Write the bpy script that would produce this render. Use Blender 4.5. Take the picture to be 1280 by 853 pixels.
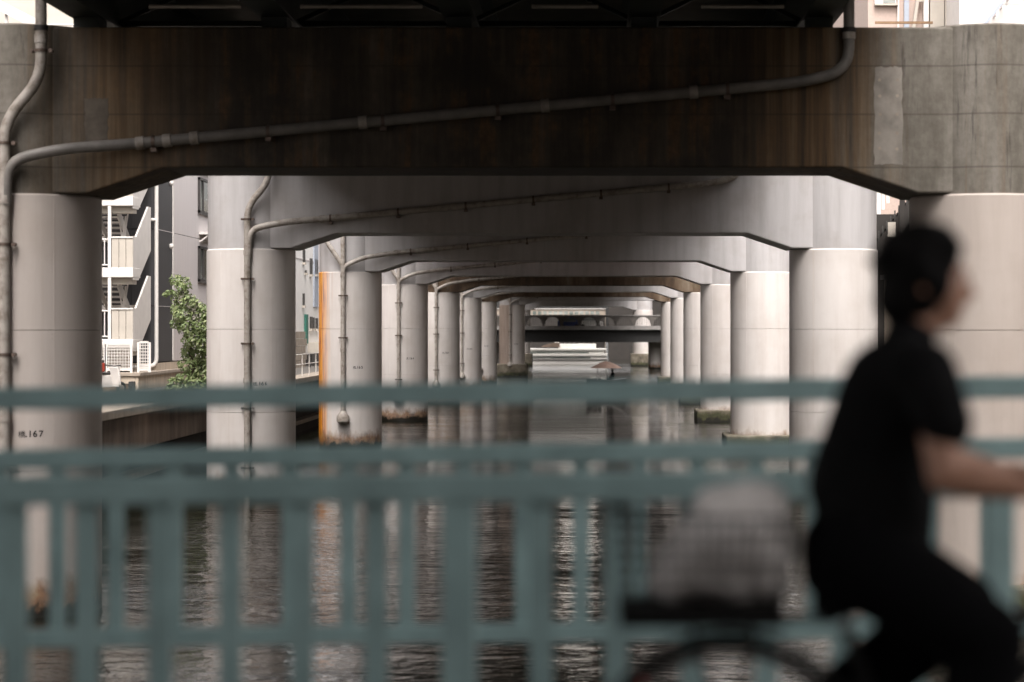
import bpy, bmesh, math, random
from mathutils import Vector, Matrix
R = math.radians
random.seed(7)
for o in list(bpy.data.objects):
    bpy.data.objects.remove(o)
SC = bpy.context.scene
COL = SC.collection

# ------------------------------------------------------------------ camera
CAM_Z = 4.9                     # lens height above the water
F = 2667.0                      # focal length in photo pixels (75 mm on 36 mm, 1280 px)
VX, VY = 740.0, 410.0           # where the canal's parallels meet in the photo
cam_d = bpy.data.cameras.new('camera')
cam = bpy.data.objects.new('camera', cam_d)
COL.objects.link(cam)
cam.location = (0, 0, CAM_Z)
cam.rotation_euler = (R(90), 0, 0)
cam_d.sensor_width = 36
cam_d.lens = 75
cam_d.shift_x = -(VX - 640) / 1280
cam_d.shift_y = (VY - 426.5) / 1280
cam_d.clip_start = 0.1
cam_d.clip_end = 6000
cam_d.dof.use_dof = True
cam_d.dof.focus_distance = 68
cam_d.dof.aperture_fstop = 1.3
SC.camera = cam

# ------------------------------------------------------------------ sky, sun, exposure
SUN_EL, SUN_AZ = R(60), R(174)      # azimuth from +Y (down the canal) towards +X
w = bpy.data.worlds.new('World'); SC.world = w; w.use_nodes = True
nt = w.node_tree; nt.nodes.clear()
sky = nt.nodes.new('ShaderNodeTexSky'); sky.sky_type = 'NISHITA'; sky.sun_disc = False
sky.sun_elevation = SUN_EL; sky.sun_rotation = SUN_AZ
sky.air_density = 1.0; sky.dust_density = 6.0; sky.ozone_density = 1.0
hs = nt.nodes.new('ShaderNodeHueSaturation'); hs.inputs['Saturation'].default_value = 0.12
tint = nt.nodes.new('ShaderNodeMix'); tint.data_type = 'RGBA'; tint.blend_type = 'MULTIPLY'
tint.inputs[0].default_value = 1.0; tint.inputs[7].default_value = (1.0, 0.95, 0.92, 1)
bg = nt.nodes.new('ShaderNodeBackground'); bg.inputs['Strength'].default_value = 0.15
wo = nt.nodes.new('ShaderNodeOutputWorld')
nt.links.new(sky.outputs[0], hs.inputs['Color']); nt.links.new(hs.outputs[0], tint.inputs[6])
nt.links.new(tint.outputs[2], bg.inputs['Color']); nt.links.new(bg.outputs[0], wo.inputs[0])
sl = bpy.data.lights.new('sun', 'SUN'); sl.energy = 0.55; sl.angle = R(32); sl.color = (1, 0.95, 0.91)
so = bpy.data.objects.new('sun', sl); COL.objects.link(so)
sd = Vector((math.sin(SUN_AZ) * math.cos(SUN_EL), math.cos(SUN_AZ) * math.cos(SUN_EL), math.sin(SUN_EL)))
so.rotation_euler = (-sd).to_track_quat('-Z', 'Y').to_euler(); so.location = (60, -40, 80)
SC.view_settings.view_transform = 'Standard'; SC.view_settings.look = 'None'
SC.view_settings.exposure = 1.7; SC.view_settings.gamma = 1
SC.view_settings.use_curve_mapping = False
SC.render.engine = 'CYCLES'
SC.cycles.use_denoising = True
try: SC.cycles.denoiser = 'OPENIMAGEDENOISE'
except Exception: pass
SC.cycles.max_bounces = 8; SC.cycles.diffuse_bounces = 5; SC.cycles.glossy_bounces = 4
SC.cycles.caustics_reflective = False; SC.cycles.caustics_refractive = False

# ------------------------------------------------------------------ helpers
def P(px, py, Y):
    return Vector(((px - VX) * Y / F, Y, CAM_Z - (py - VY) * Y / F))

class MB:
    """collects geometry (world coordinates) for one mesh object"""
    def __init__(s): s.v = []; s.f = []
    def add(s, vs, fs):
        n = len(s.v); s.v += [tuple(p) for p in vs]; s.f += [tuple(i + n for i in f) for f in fs]; return s
    def box(s, x0, x1, y0, y1, z0, z1):
        return s.add([(x0,y0,z0),(x1,y0,z0),(x1,y1,z0),(x0,y1,z0),(x0,y0,z1),(x1,y0,z1),(x1,y1,z1),(x0,y1,z1)],
                     [(0,3,2,1),(4,5,6,7),(0,1,5,4),(1,2,6,5),(2,3,7,6),(3,0,4,7)])
    def bar(s, a, b, w, h, up=(0,0,1)):
        a = Vector(a); b = Vector(b); d = (b - a).normalized(); up = Vector(up)
        if abs(d.dot(up)) > .98: up = Vector((0,1,0))
        u = d.cross(up).normalized() * w / 2; v = u.cross(d).normalized() * h / 2
        vs = [p + i * u + j * v for p in (a, b) for i, j in ((-1,-1),(1,-1),(1,1),(-1,1))]
        return s.add(vs, [(0,3,2,1),(4,5,6,7),(0,1,5,4),(1,2,6,5),(2,3,7,6),(3,0,4,7)][:2] + [(0,1,5,4),(1,2,6,5),(2,3,7,6),(3,0,4,7)])
    def tube(s, pts, r, n=10, caps=True):
        pts = [Vector(p) for p in pts]; m = len(pts)
        rs = r if isinstance(r, (list, tuple)) else [r] * m
        prev = None; vs = []; fs = []
        for i, p in enumerate(pts):
            d = (pts[min(i + 1, m - 1)] - pts[max(i - 1, 0)]).normalized()
            if prev is None:
                u = d.orthogonal().normalized()
            else:
                u = (prev - d * prev.dot(d)).normalized()
            prev = u; v = d.cross(u)
            for k in range(n):
                t = 2 * math.pi * k / n
                vs.append(p + rs[i] * (math.cos(t) * u + math.sin(t) * v))
        for i in range(m - 1):
            for k in range(n):
                a = i * n + k; b = i * n + (k + 1) % n
                fs.append((a, b, b + n, a + n))
        if caps:
            fs.append(tuple(reversed(range(n)))); fs.append(tuple((m - 1) * n + k for k in range(n)))
        return s.add(vs, fs)
    def lathe(s, cx, cy, prof, n=48, caps=True):
        vs = []; fs = []; m = len(prof)
        for r, z in prof:
            for k in range(n):
                t = 2 * math.pi * k / n
                vs.append((cx + r * math.cos(t), cy + r * math.sin(t), z))
        for i in range(m - 1):
            for k in range(n):
                a = i * n + k; b = i * n + (k + 1) % n
                fs.append((a, b, b + n, a + n))
        if caps:
            fs.append(tuple(reversed(range(n)))); fs.append(tuple((m - 1) * n + k for k in range(n)))
        return s.add(vs, fs)
    def prism(s, poly, axis, a0, a1):
        """poly of (u,v): axis 'y' -> (x,z), 'x' -> (y,z), 'z' -> (x,y)"""
        def q(u, v, a):
            return {'y': (u, a, v), 'x': (a, u, v), 'z': (u, v, a)}[axis]
        n = len(poly)
        vs = [q(u, v, a0) for u, v in poly] + [q(u, v, a1) for u, v in poly]
        fs = [tuple(range(n)), tuple(reversed(range(n, 2 * n)))]
        fs += [(i, (i + 1) % n, n + (i + 1) % n, n + i) for i in range(n)]
        return s.add(vs, fs)
    def ellipsoid(s, c, rx, ry, rz, n=14, m=8, rot=None):
        c = Vector(c); vs = []; fs = []
        for i in range(m + 1):
            ph = math.pi * i / m
            for k in range(n):
                t = 2 * math.pi * k / n
                p = Vector((rx * math.sin(ph) * math.cos(t), ry * math.sin(ph) * math.sin(t), rz * math.cos(ph)))
                if rot: p = rot @ p
                vs.append(c + p)
        for i in range(m):
            for k in range(n):
                a = i * n + k; b = i * n + (k + 1) % n
                fs.append((a, a + n, b + n, b))
        return s.add(vs, fs)
    def capsule(s, a, b, ra, rb, fa=1.0, fb=1.0, n=14):
        """tapered capsule; fa/fb squeeze the cross-section along the cyclist's depth axis"""
        a = Vector(a); b = Vector(b); d = (b - a); L = max(d.length, 1e-6); d /= L
        v = Vector((0, 1, 0)); v = (v - d * v.dot(d))
        v = v.normalized() if v.length > .05 else d.orthogonal().normalized()
        u = v.cross(d)
        rows = []
        for k in range(5):
            t = -math.pi / 2 + math.pi / 2 * k / 4
            rows.append((a + d * ra * math.sin(t), max(ra * math.cos(t), 1e-4), fa))
        for k in range(5):
            t = math.pi / 2 * k / 4
            rows.append((b + d * rb * math.sin(t), max(rb * math.cos(t), 1e-4), fb))
        vs = []; fs = []
        for p, r, f in rows:
            for k in range(n):
                t = 2 * math.pi * k / n
                vs.append(p + r * (math.cos(t) * u + f * math.sin(t) * v))
        for i in range(len(rows) - 1):
            for k in range(n):
                q = i * n + k; w_ = i * n + (k + 1) % n
                fs.append((q, w_, w_ + n, q + n))
        fs.append(tuple(reversed(range(n)))); fs.append(tuple((len(rows) - 1) * n + k for k in range(n)))
        return s.add(vs, fs)

def wloc(o):
    p = Vector((0, 0, 0))
    while o is not None:
        p += o.location; o = o.parent
    return p

def tag(o, label=None, cat=None, group=None, kind=None):
    if label: o['label'] = label
    if cat: o['category'] = cat
    if group: o['group'] = group
    if kind: o['kind'] = kind
    return o

def obj(name, mb, mat, parent=None, smooth=True, loc=None, bevel=0, recalc=True):
    """link one mesh object; parent = thing; loc = own origin for a top-level mesh"""
    me = bpy.data.meshes.new(name)
    base = wloc(parent) if parent else Vector(loc or (0, 0, 0))
    me.from_pydata([(x - base.x, y - base.y, z - base.z) for x, y, z in mb.v], [], mb.f)
    if recalc:
        bm = bmesh.new(); bm.from_mesh(me); bmesh.ops.recalc_face_normals(bm, faces=bm.faces); bm.to_mesh(me); bm.free()
    if smooth:
        me.polygons.foreach_set('use_smooth', [True] * len(me.polygons))
        me.set_sharp_from_angle(angle=R(35))
    me.materials.append(mat)
    o = bpy.data.objects.new(name, me); COL.objects.link(o)
    if parent: o.parent = parent
    elif loc is not None: o.location = loc
    if bevel:
        b = o.modifiers.new('bevel', 'BEVEL'); b.width = bevel; b.segments = 2; b.limit_method = 'ANGLE'; b.angle_limit = R(40)
    return o

def empty(name, loc, label, cat, group=None):
    o = bpy.data.objects.new(name, None); COL.objects.link(o); o.location = loc
    o.empty_display_size = .3
    return tag(o, label, cat, group)

def share(src, name, parent, loc):
    """another object on the same mesh, placed at loc in its parent's space"""
    o = src.copy(); o.name = name; COL.objects.link(o); o.parent = parent; o.location = loc
    return o

def smooth_path(pts, k=6):
    """Catmull-Rom through pts"""
    pts = [Vector(p) for p in pts]; out = []
    for i in range(len(pts) - 1):
        p0 = pts[max(i - 1, 0)]; p1 = pts[i]; p2 = pts[i + 1]; p3 = pts[min(i + 2, len(pts) - 1)]
        for j in range(k):
            t = j / k
            out.append(.5 * ((2 * p1) + (p2 - p0) * t + (2 * p0 - 5 * p1 + 4 * p2 - p3) * t * t + (3 * p1 - p0 - 3 * p2 + p3) * t ** 3))
    out.append(pts[-1]); return out

def fillet(pts, r, k=6):
    """polyline with rounded corners"""
    pts = [Vector(p) for p in pts]; out = [pts[0]]
    for i in range(1, len(pts) - 1):
        a, b, c = pts[i - 1], pts[i], pts[i + 1]
        d1 = (a - b); d2 = (c - b); rr = min(r, d1.length * .48, d2.length * .48)
        s = b + d1.normalized() * rr; e = b + d2.normalized() * rr
        for j in range(k + 1):
            t = j / k
            out.append((1 - t) ** 2 * s + 2 * t * (1 - t) * b + t * t * e)
    out.append(pts[-1]); return out

# ------------------------------------------------------------------ materials
class NT:
    def __init__(s, name):
        s.m = bpy.data.materials.new(name); s.m.use_nodes = True; s.t = s.m.node_tree
        s.b = s.t.nodes['Principled BSDF']
    def n(s, typ, **kw):
        nd = s.t.nodes.new(typ)
        for k, v in kw.items(): setattr(nd, k, v)
        return nd
    def l(s, a, b): s.t.links.new(a, b)
    def pos(s, scale=(1, 1, 1)):
        g = s.n('ShaderNodeNewGeometry'); m = s.n('ShaderNodeMapping'); m.inputs['Scale'].default_value = scale
        s.l(g.outputs['Position'], m.inputs['Vector']); return m.outputs[0]
    def axis(s, i):
        g = s.n('ShaderNodeNewGeometry'); x = s.n('ShaderNodeSeparateXYZ'); s.l(g.outputs['Position'], x.inputs[0]); return x.outputs[i]
    def noise(s, vec, scale, detail=5, rough=.6, dist=0):
        nd = s.n('ShaderNodeTexNoise'); nd.inputs['Scale'].default_value = scale; nd.inputs['Detail'].default_value = detail
        nd.inputs['Roughness'].default_value = rough; nd.inputs['Distortion'].default_value = dist
        s.l(vec, nd.inputs['Vector']); return nd.outputs['Fac']
    def ramp(s, fac, stops, interp='LINEAR'):
        r = s.n('ShaderNodeValToRGB'); r.color_ramp.interpolation = interp
        e = r.color_ramp.elements
        while len(e) < len(stops): e.new(.5)
        for el, (p, c) in zip(e, stops):
            el.position = p; el.color = (*c, 1) if len(c) == 3 else c
        s.l(fac, r.inputs[0]); return r.outputs[0]
    def mrange(s, v, a, b, c=0, d=1):
        r = s.n('ShaderNodeMapRange'); r.inputs[1].default_value = a; r.inputs[2].default_value = b
        r.inputs[3].default_value = c; r.inputs[4].default_value = d; s.l(v, r.inputs[0]); return r.outputs[0]
    def math(s, op, a, b=None):
        r = s.n('ShaderNodeMath', operation=op)
        for i, v in enumerate((a, b)):
            if v is None: continue
            if isinstance(v, (int, float)): r.inputs[i].default_value = v
            else: s.l(v, r.inputs[i])
        return r.outputs[0]
    def mix(s, fac, a, b, mode='MIX'):
        m = s.n('ShaderNodeMix', data_type='RGBA', blend_type=mode)
        for i, v in ((0, fac), (6, a), (7, b)):
            if isinstance(v, (int, float)): m.inputs[i].default_value = v
            elif isinstance(v, tuple): m.inputs[i].default_value = (*v, 1)
            else: s.l(v, m.inputs[i])
        return m.outputs[2]
    def bump(s, h, strength=.2, dist=.02):
        b = s.n('ShaderNodeBump'); b.inputs['Strength'].default_value = strength; b.inputs['Distance'].default_value = dist
        s.l(h, b.inputs['Height']); s.l(b.outputs[0], s.b.inputs['Normal'])
    def color(s, c):
        if isinstance(c, tuple): s.b.inputs['Base Color'].default_value = (*c, 1)
        else: s.l(c, s.b.inputs['Base Color'])
    def set(s, rough=.6, metal=0, spec=None):
        s.b.inputs['Roughness'].default_value = rough; s.b.inputs['Metallic'].default_value = metal
        if spec is not None: s.b.inputs['Specular IOR Level'].default_value = spec

def simple(name, c, rough=.6, metal=0, var=.25, scale=4, stretch=(1, 1, 1), bump=.08, spec=None):
    t = NT(name); f = t.noise(t.pos(stretch), scale, 6)
    k = 1 - var
    t.color(t.ramp(f, [(.3, tuple(x * k for x in c)), (.7, tuple(min(1, x * (1 + var * .5)) for x in c))]))
    t.set(rough, metal, spec)
    if bump: t.bump(f, bump, .01)
    return t.m

def waterline(t, col):
    """brown, orange and black tide marks just above the water"""
    z = t.axis(2); n1 = t.noise(t.pos((1.6, 1.6, .8)), 2.2, 6, .65)
    zz = t.math('ADD', z, t.math('MULTIPLY', t.math('SUBTRACT', n1, .5), .9))
    rustf = t.mrange(zz, .75, .4)
    rust = t.ramp(t.noise(t.pos(), 3.0, 5), [(.35, (.06, .03, .012)), (.5, (.22, .10, .035)), (.65, (.30, .2, .1))])
    c = t.mix(t.math('MULTIPLY', rustf, .85), col, rust)
    return t.mix(t.mrange(zz, .30, .18), c, (.012, .011, .008))

def jacket_mat(name, stain=None, jacket_tint=None):
    t = NT(name)
    f = t.noise(t.pos((1.5, 1.5, .16)), 1.7, 7, .62)
    g = t.noise(t.pos(), .7, 5)
    c = t.ramp(f, [(.25, (.60, .555, .525)), (.5, (.675, .635, .61)), (.75, (.715, .68, .655))])
    c = t.mix(t.mrange(g, .45, .75, 0, .35), c, (.45, .39, .34))
    dr = t.noise(t.pos((7, 7, .06)), 1.6, 4, .5)
    c = t.mix(t.mrange(dr, .64, .80, 0, .3), c, (.38, .30, .22))
    sp = t.noise(t.pos((1, 1, .7)), 5, 6, .8)
    c = t.mix(t.mrange(sp, .68, .76, 0, .45), c, (.30, .24, .19))
    if jacket_tint:
        c = t.mix(1.0, c, jacket_tint, 'MULTIPLY')
    if stain:
        x0, x1, cols, amt = stain
        n = t.noise(t.pos((5, 5, .12)), 1.3, 5)
        x = t.math('ADD', t.axis(0), t.math('MULTIPLY', t.math('SUBTRACT', n, .5), .75))
        m = t.mrange(x, x1, x0)
        oc = t.ramp(t.noise(t.pos((6, 6, .3)), 1.8, 5), cols)
        c = t.mix(t.math('MULTIPLY', m, amt), c, oc)
    t.color(waterline(t, c)); t.set(.42)
    t.bump(t.noise(t.pos((5, 5, .2)), 3, 4), .12, .01)
    return t.m

M = {}
M['jacket'] = jacket_mat('painted_steel_jacket')
M['jacket_beige'] = jacket_mat('beige_steel_jacket', None, (.90, .86, .83))
M['jacket_dark_beige'] = jacket_mat('dark_beige_steel_jacket', None, (.70, .655, .62))  # whole jacket multiplied darker and more beige
M['jacket_rust'] = jacket_mat('painted_steel_jacket_rusty', (-11.02, -10.55, [(.36, (.16, .03, .005)), (.42, (.45, .11, .004)), (.49, (.80, .29, .008)), (.68, (.88, .46, .04))], .97))
M['jacket_brown'] = jacket_mat('painted_steel_jacket_brown', (-8.2, -7.7, [(.3, (.16, .10, .07)), (.6, (.30, .22, .17)), (.75, (.33, .26, .22))], .8))

def grey_beam_mat():
    t = NT('grey_painted_concrete')
    f = t.noise(t.pos((1.6, 1.6, .15)), 1.6, 6, .6); g = t.noise(t.pos(), .6, 5)
    c = t.ramp(f, [(.25, (.37, .355, .352)), (.5, (.465, .45, .452)), (.75, (.53, .515, .518))])
    c = t.mix(t.mrange(g, .5, .75, 0, .5), c, (.30, .26, .23))
    z = t.axis(2)
    t.color(c); t.set(.55)
    t.bump(t.noise(t.pos(), 2.0, 6), .15, .02)
    return t.m
M['grey_beam'] = grey_beam_mat()

def stained_concrete(name, lit_left, lit_right):
    """soot and rust streaks; deck shade painted as a darker middle and paler ends"""
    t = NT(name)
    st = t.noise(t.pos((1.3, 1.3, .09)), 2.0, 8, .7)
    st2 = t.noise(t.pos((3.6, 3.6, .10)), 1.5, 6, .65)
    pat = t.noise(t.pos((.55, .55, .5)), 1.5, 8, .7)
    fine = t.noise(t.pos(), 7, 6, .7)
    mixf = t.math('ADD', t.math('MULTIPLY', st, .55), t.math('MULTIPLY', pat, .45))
    shade_soot = t.ramp(mixf, [(.33, (.014, .011, .009)), (.46, (.032, .025, .018)), (.56, (.072, .056, .041)), (.68, (.17, .135, .10))])
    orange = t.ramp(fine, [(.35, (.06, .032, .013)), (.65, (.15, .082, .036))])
    shade_soot = t.mix(t.mrange(t.math('MULTIPLY', st2, pat), .27, .36, 0, .8), shade_soot, orange)
    shade_soot = t.mix(t.mrange(t.noise(t.pos((5, 5, .5)), 1.5, 6, .7), .66, .76, 0, .5), shade_soot, (.13, .115, .095))
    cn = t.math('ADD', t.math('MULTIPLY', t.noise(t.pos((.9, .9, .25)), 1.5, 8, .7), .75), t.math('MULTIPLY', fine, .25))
    lit_concrete = t.ramp(cn, [(.30, (.055, .048, .037)), (.48, (.125, .112, .092)), (.66, (.215, .197, .172))])
    lit_concrete = t.mix(t.mrange(st2, .56, .72, 0, .5), lit_concrete, (.16, .105, .062))
    lit_concrete = t.mix(t.mrange(t.noise(t.pos((3.2, 3.2, .22)), 1.8, 6, .75), .57, .66, 0, .85), lit_concrete, (.045, .04, .034))
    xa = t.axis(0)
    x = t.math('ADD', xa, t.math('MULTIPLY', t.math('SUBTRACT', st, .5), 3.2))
    f = t.math('MAXIMUM', t.mrange(x, lit_right - .9, lit_right + .5), t.mrange(x, lit_left + 1.0, lit_left - .8))  # paler concrete painted where daylight reaches past the deck, darker under it
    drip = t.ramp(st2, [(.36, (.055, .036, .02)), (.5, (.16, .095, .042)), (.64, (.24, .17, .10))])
    fd = t.math('MAXIMUM', t.mrange(x, lit_right - 2.9, lit_right - 1.2, 0, .8), t.mrange(x, lit_left + 2.8, lit_left + 1.0, 0, .6))
    c = t.mix(fd, shade_soot, drip)
    c = t.mix(f, c, lit_concrete)
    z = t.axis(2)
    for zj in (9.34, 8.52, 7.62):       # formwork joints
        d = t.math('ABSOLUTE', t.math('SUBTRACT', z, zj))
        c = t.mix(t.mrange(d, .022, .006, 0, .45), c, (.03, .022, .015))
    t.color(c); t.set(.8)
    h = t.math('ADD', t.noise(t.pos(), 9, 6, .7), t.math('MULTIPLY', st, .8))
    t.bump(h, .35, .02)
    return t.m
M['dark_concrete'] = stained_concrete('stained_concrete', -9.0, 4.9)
M['brown_concrete'] = stained_concrete('brown_far_concrete', -11.5, 7.5)
# the far brown piers have no darkened middle
def brown_far():
    t = NT('brown_streaked_concrete')
    st = t.noise(t.pos((.7, .7, .15)), 1.2, 8, .7)
    c = t.ramp(st, [(.3, (.03, .02, .014)), (.45, (.085, .052, .030)), (.58, (.15, .105, .068)), (.7, (.24, .20, .155))])
    t.color(c); t.set(.8); t.bump(t.noise(t.pos(), 4, 6), .2, .02); return t.m
M['brown_concrete'] = brown_far()

def plinth_mat():
    t = NT('mossy_plinth_concrete')
    f = t.noise(t.pos(), 1.6, 7, .65)
    c = t.ramp(f, [(.3, (.07, .06, .045)), (.55, (.19, .165, .125)), (.75, (.30, .27, .22))])
    z = t.axis(2); zz = t.math('ADD', z, t.math('MULTIPLY', t.math('SUBTRACT', t.noise(t.pos((1, 1, .6)), 2.5, 5), .5), .8))
    c = t.mix(t.mrange(zz, .62, .35, 0, .9), c, t.ramp(f, [(.35, (.016, .02, .007)), (.65, (.055, .06, .018))]))
    c = t.mix(t.mrange(zz, .24, .10), c, (.012, .011, .008))
    t.color(c); t.set(.85); t.bump(f, .5, .04); return t.m
M['plinth'] = plinth_mat()

def pipe_mat():
    t = NT('drain_pipe_paint')
    f = t.noise(t.pos((2, 2, 2)), 2.2, 6, .65)
    t.color(t.ramp(f, [(.3, (.19, .16, .13)), (.5, (.37, .335, .30)), (.7, (.46, .425, .39))]))
    t.set(.45); t.bump(f, .05, .01); return t.m
M['pipe'] = pipe_mat()
M['pipe_shaded'] = simple('grimy_shaded_pipe_paint', (.20, .185, .17), .5, var=.35, scale=2.5)  # darker copy of the pipe paint, for grime and the deck's shade
M['bracket'] = simple('bracket_steel', (.16, .12, .10), .5, .6)
M['black'] = simple('black_lettering', (.018, .015, .015), .6, bump=0)
M['girder'] = simple('girder_dark_green_paint', (.035, .042, .036), .6, var=.4, scale=1.5)
M['brace'] = simple('galvanised_brace', (.42, .38, .33), .4, .3)
M['deck'] = simple('deck_underside_concrete', (.10, .09, .08), .85, var=.4, scale=1)

def water_mat():
    t = NT('canal_water')
    a = t.noise(t.pos((.9, 1.7, 1)), 1.15, 3, .55, .5)
    b = t.noise(t.pos((1.2, 2.0, 1)), 3.6, 3, .5, .3)
    c = t.noise(t.pos((.12, .3, 1)), 1.0, 2, .5)
    calm = t.mrange(t.noise(t.pos((.07, .10, 1)), 1.0, 3, .5), .38, .62, .35, 1.25)
    h = t.math('ADD', t.math('MULTIPLY', a, 1.0), t.math('MULTIPLY', b, .42))
    h = t.math('MULTIPLY', h, calm)
    d = t.noise(t.pos((.30, .62, 1)), 1.0, 3, .5, .4)
    h = t.math('ADD', h, t.math('MULTIPLY', d, .5))
    h = t.math('ADD', h, t.math('MULTIPLY', c, 1.2))
    t.color((.010, .011, .007)); t.set(.015); t.b.inputs['IOR'].default_value = 1.33
    t.bump(h, .7, .09)
    return t.m
M['water'] = water_mat()
M['rail'] = simple('teal_rail_paint', (.29, .42, .425), .42, var=.25, scale=5)
M['road'] = simple('pavement_concrete', (.17, .16, .15), .9, scale=30)
M['ground'] = simple('bank_asphalt', (.10, .092, .082), .9, scale=.8)
M['quay'] = simple('quay_concrete', (.17, .125, .095), .85, var=.5, scale=1.4, stretch=(1, 1, .25), bump=.3)
M['quay_cap'] = simple('quay_cap_concrete', (.33, .28, .23), .85, scale=2)
M['sheet'] = simple('sheet_pile_steel', (.035, .028, .024), .6, var=.5, scale=1, stretch=(2, 2, .3))
M['white'] = simple('white_paint', (.68, .65, .62), .5, var=.08, scale=2)
M['louvre'] = simple('grey_louvre', (.13, .12, .115), .6)
M['cream'] = simple('cream_panel', (.47, .43, .375), .6, var=.1, scale=1.5)
M['charcoal'] = simple('charcoal_siding', (.042, .042, .045), .55, var=.2, scale=3, stretch=(6, 6, .15), bump=.2)
M['groove'] = simple('dark_groove', (.02, .02, .02), .8, bump=0)
M['grey_siding'] = simple('pale_grey_siding', (.60, .565, .565), .55, var=.12, scale=3, stretch=(6, 6, .1), bump=.2)
M['pink_wall'] = simple('pinkish_tile_wall', (.47, .37, .32), .7, var=.1, scale=10)
M['beige'] = simple('beige_concrete', (.52, .44, .35), .8, var=.25, scale=2.0, stretch=(2, 2, .3))
M['frame'] = simple('dark_window_frame', (.045, .042, .04), .4, bump=0)
M['bluegrey'] = simple('blue_grey_panel', (.36, .40, .47), .5, var=.1)
M['teal_tarp'] = simple('green_tarpaulin', (.03, .16, .12), .6)
M['brown_wall'] = simple('brown_low_wall', (.24, .15, .085), .8, scale=3)
M['red'] = simple('red_plastic', (.34, .055, .035), .45, bump=0)
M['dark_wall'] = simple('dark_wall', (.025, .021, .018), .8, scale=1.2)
def glass():
    t = NT('window_glass'); f = t.noise(t.pos((.4, .4, 1.2)), .9, 3)
    t.color(t.ramp(f, [(.4, (.10, .12, .11)), (.6, (.32, .34, .32))])); t.set(.06); t.b.inputs['Specular IOR Level'].default_value = .8
    return t.m
M['glass'] = glass()

# ------------------------------------------------------------------ ground, water, banks, camera's bridge deck
WALL_L, WALL_R = -12.9, 11.2        # faces of the two quay walls
BANK_Z = 2.6
CR = 1.25                            # column radius
def structure(name, mb, mat, **k):
    return tag(obj(name, mb, mat, **k), kind='structure')
structure('canal_water', MB().add([(-60, -400, 0), (60, -400, 0), (60, 3000, 0), (-60, 3000, 0)], [(0, 1, 2, 3)]), M['water'], smooth=False)
for nm, x0, x1 in (('bank_ground', -1500, WALL_L - .6), ('bank_ground', WALL_R + .6, 1500)):
    structure(nm, MB().box(x0, x1, 9, 2500, BANK_Z - .6, BANK_Z), M['ground'], smooth=False)
structure('canal_bed', MB().box(-1500, 1500, -500, 3000, -4.2, -4.0), M['dark_wall'], smooth=False)

def quay(side, name, label):
    X = WALL_L if side < 0 else WALL_R
    s = side
    t = empty(name, (X, 60, BANK_Z), label, 'quay wall')
    def bx(a, b, y0, y1, z0, z1):
        return MB().box(min(X + s * a, X + s * b), max(X + s * a, X + s * b), y0, y1, z0, z1)
    for k in range(16):                      # concrete front panels with open joints
        y0 = 12 + k * 20
        obj('wall_panel', bx(0, .6, y0 + .02, y0 + 19.98, 1.45, BANK_Z - .17), M['quay'], t, bevel=.02)
    obj('coping', bx(-.10, .9, 12, 332, BANK_Z - .165, BANK_Z + .10), M['quay_cap'], t, bevel=.03)
    sp = MB()
    pts = []
    for k in range(640):                     # corrugated sheet piling, set back under the panels
        y = 12 + k * .5
        pts.append((X + s * (.75 if (k // 1) % 2 else 1.0), y))
    vs = []; fs = []
    for x, y in pts:
        vs += [(x, y, -2), (x, y, 1.6), ]
    for i in range(len(pts) - 1):
        fs.append((2 * i, 2 * i + 2, 2 * i + 3, 2 * i + 1))
    sp.add(vs, fs)
    tag(obj('sheet_piling', sp, M['sheet'], t, smooth=False, recalc=False), kind='stuff')
    obj('waling', bx(.35, .8, 12, 332, .52, .70), M['quay_cap'], t)
    return t
quay(-1, 'quay_wall', 'brown concrete quay wall with sheet piling below, on the left bank under the stair building')
quay(1, 'quay_wall', 'dark quay wall behind the right-hand row of columns')

# white quay railing on the left bank
qr = empty('quay_railing', (WALL_L, 92, BANK_Z + .1), 'thin white railing along the top of the left quay wall', 'railing')
for z in (.55, 1.0):
    obj('rail', MB().tube([(WALL_L - .25, 92, BANK_Z + .1 + z), (WALL_L - .25, 240, BANK_Z + .1 + z)], .02, 6), M['white'], qr)
pm = MB().tube([(WALL_L - .25, 92, BANK_Z + .1), (WALL_L - .25, 92, BANK_Z + 1.1)], .025, 6)
p0 = obj('post', pm, M['white'], qr)
for k in range(1, 60):
    share(p0, 'post', qr, (0, k * 2.4, 0))

# the low road bridge the photographer and the cyclist are on
DECK_Z = CAM_Z - 1.43
structure('bridge_pavement', MB().box(-80, 80, -9, 8.45, DECK_Z - .55, DECK_Z), M['road'], smooth=False)

# ------------------------------------------------------------------ viaduct piers
def bend_text(txt, size, cx, cy, r, ang0, z, mat, parent):
    for ch, adv in zip(txt, (0, .80, 1.08, 1.62, 2.28)):
        cu = bpy.data.curves.new('character', 'FONT'); cu.body = ch; cu.size = size * (1 if ord(ch) < 999 else .82); cu.offset = .003 if ord(ch) < 999 else 0
        tmp = bpy.data.objects.new('tmp', cu); COL.objects.link(tmp)
        dg = bpy.context.evaluated_depsgraph_get(); dg.update()
        me = bpy.data.meshes.new_from_object(tmp.evaluated_get(dg))
        bpy.data.objects.remove(tmp)
        base = wloc(parent)
        bm = bmesh.new(); bm.from_mesh(me)
        for v in bm.verts:
            a = ang0 + (v.co.x + adv * size) / r
            v.co = Vector((cx + r * math.sin(a), cy - r * math.cos(a), z + v.co.y)) - base
        bm.to_mesh(me); bm.free()
        me.materials.clear(); me.materials.append(mat)
        o = bpy.data.objects.new('character', me); COL.objects.link(o); o.parent = parent

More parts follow.
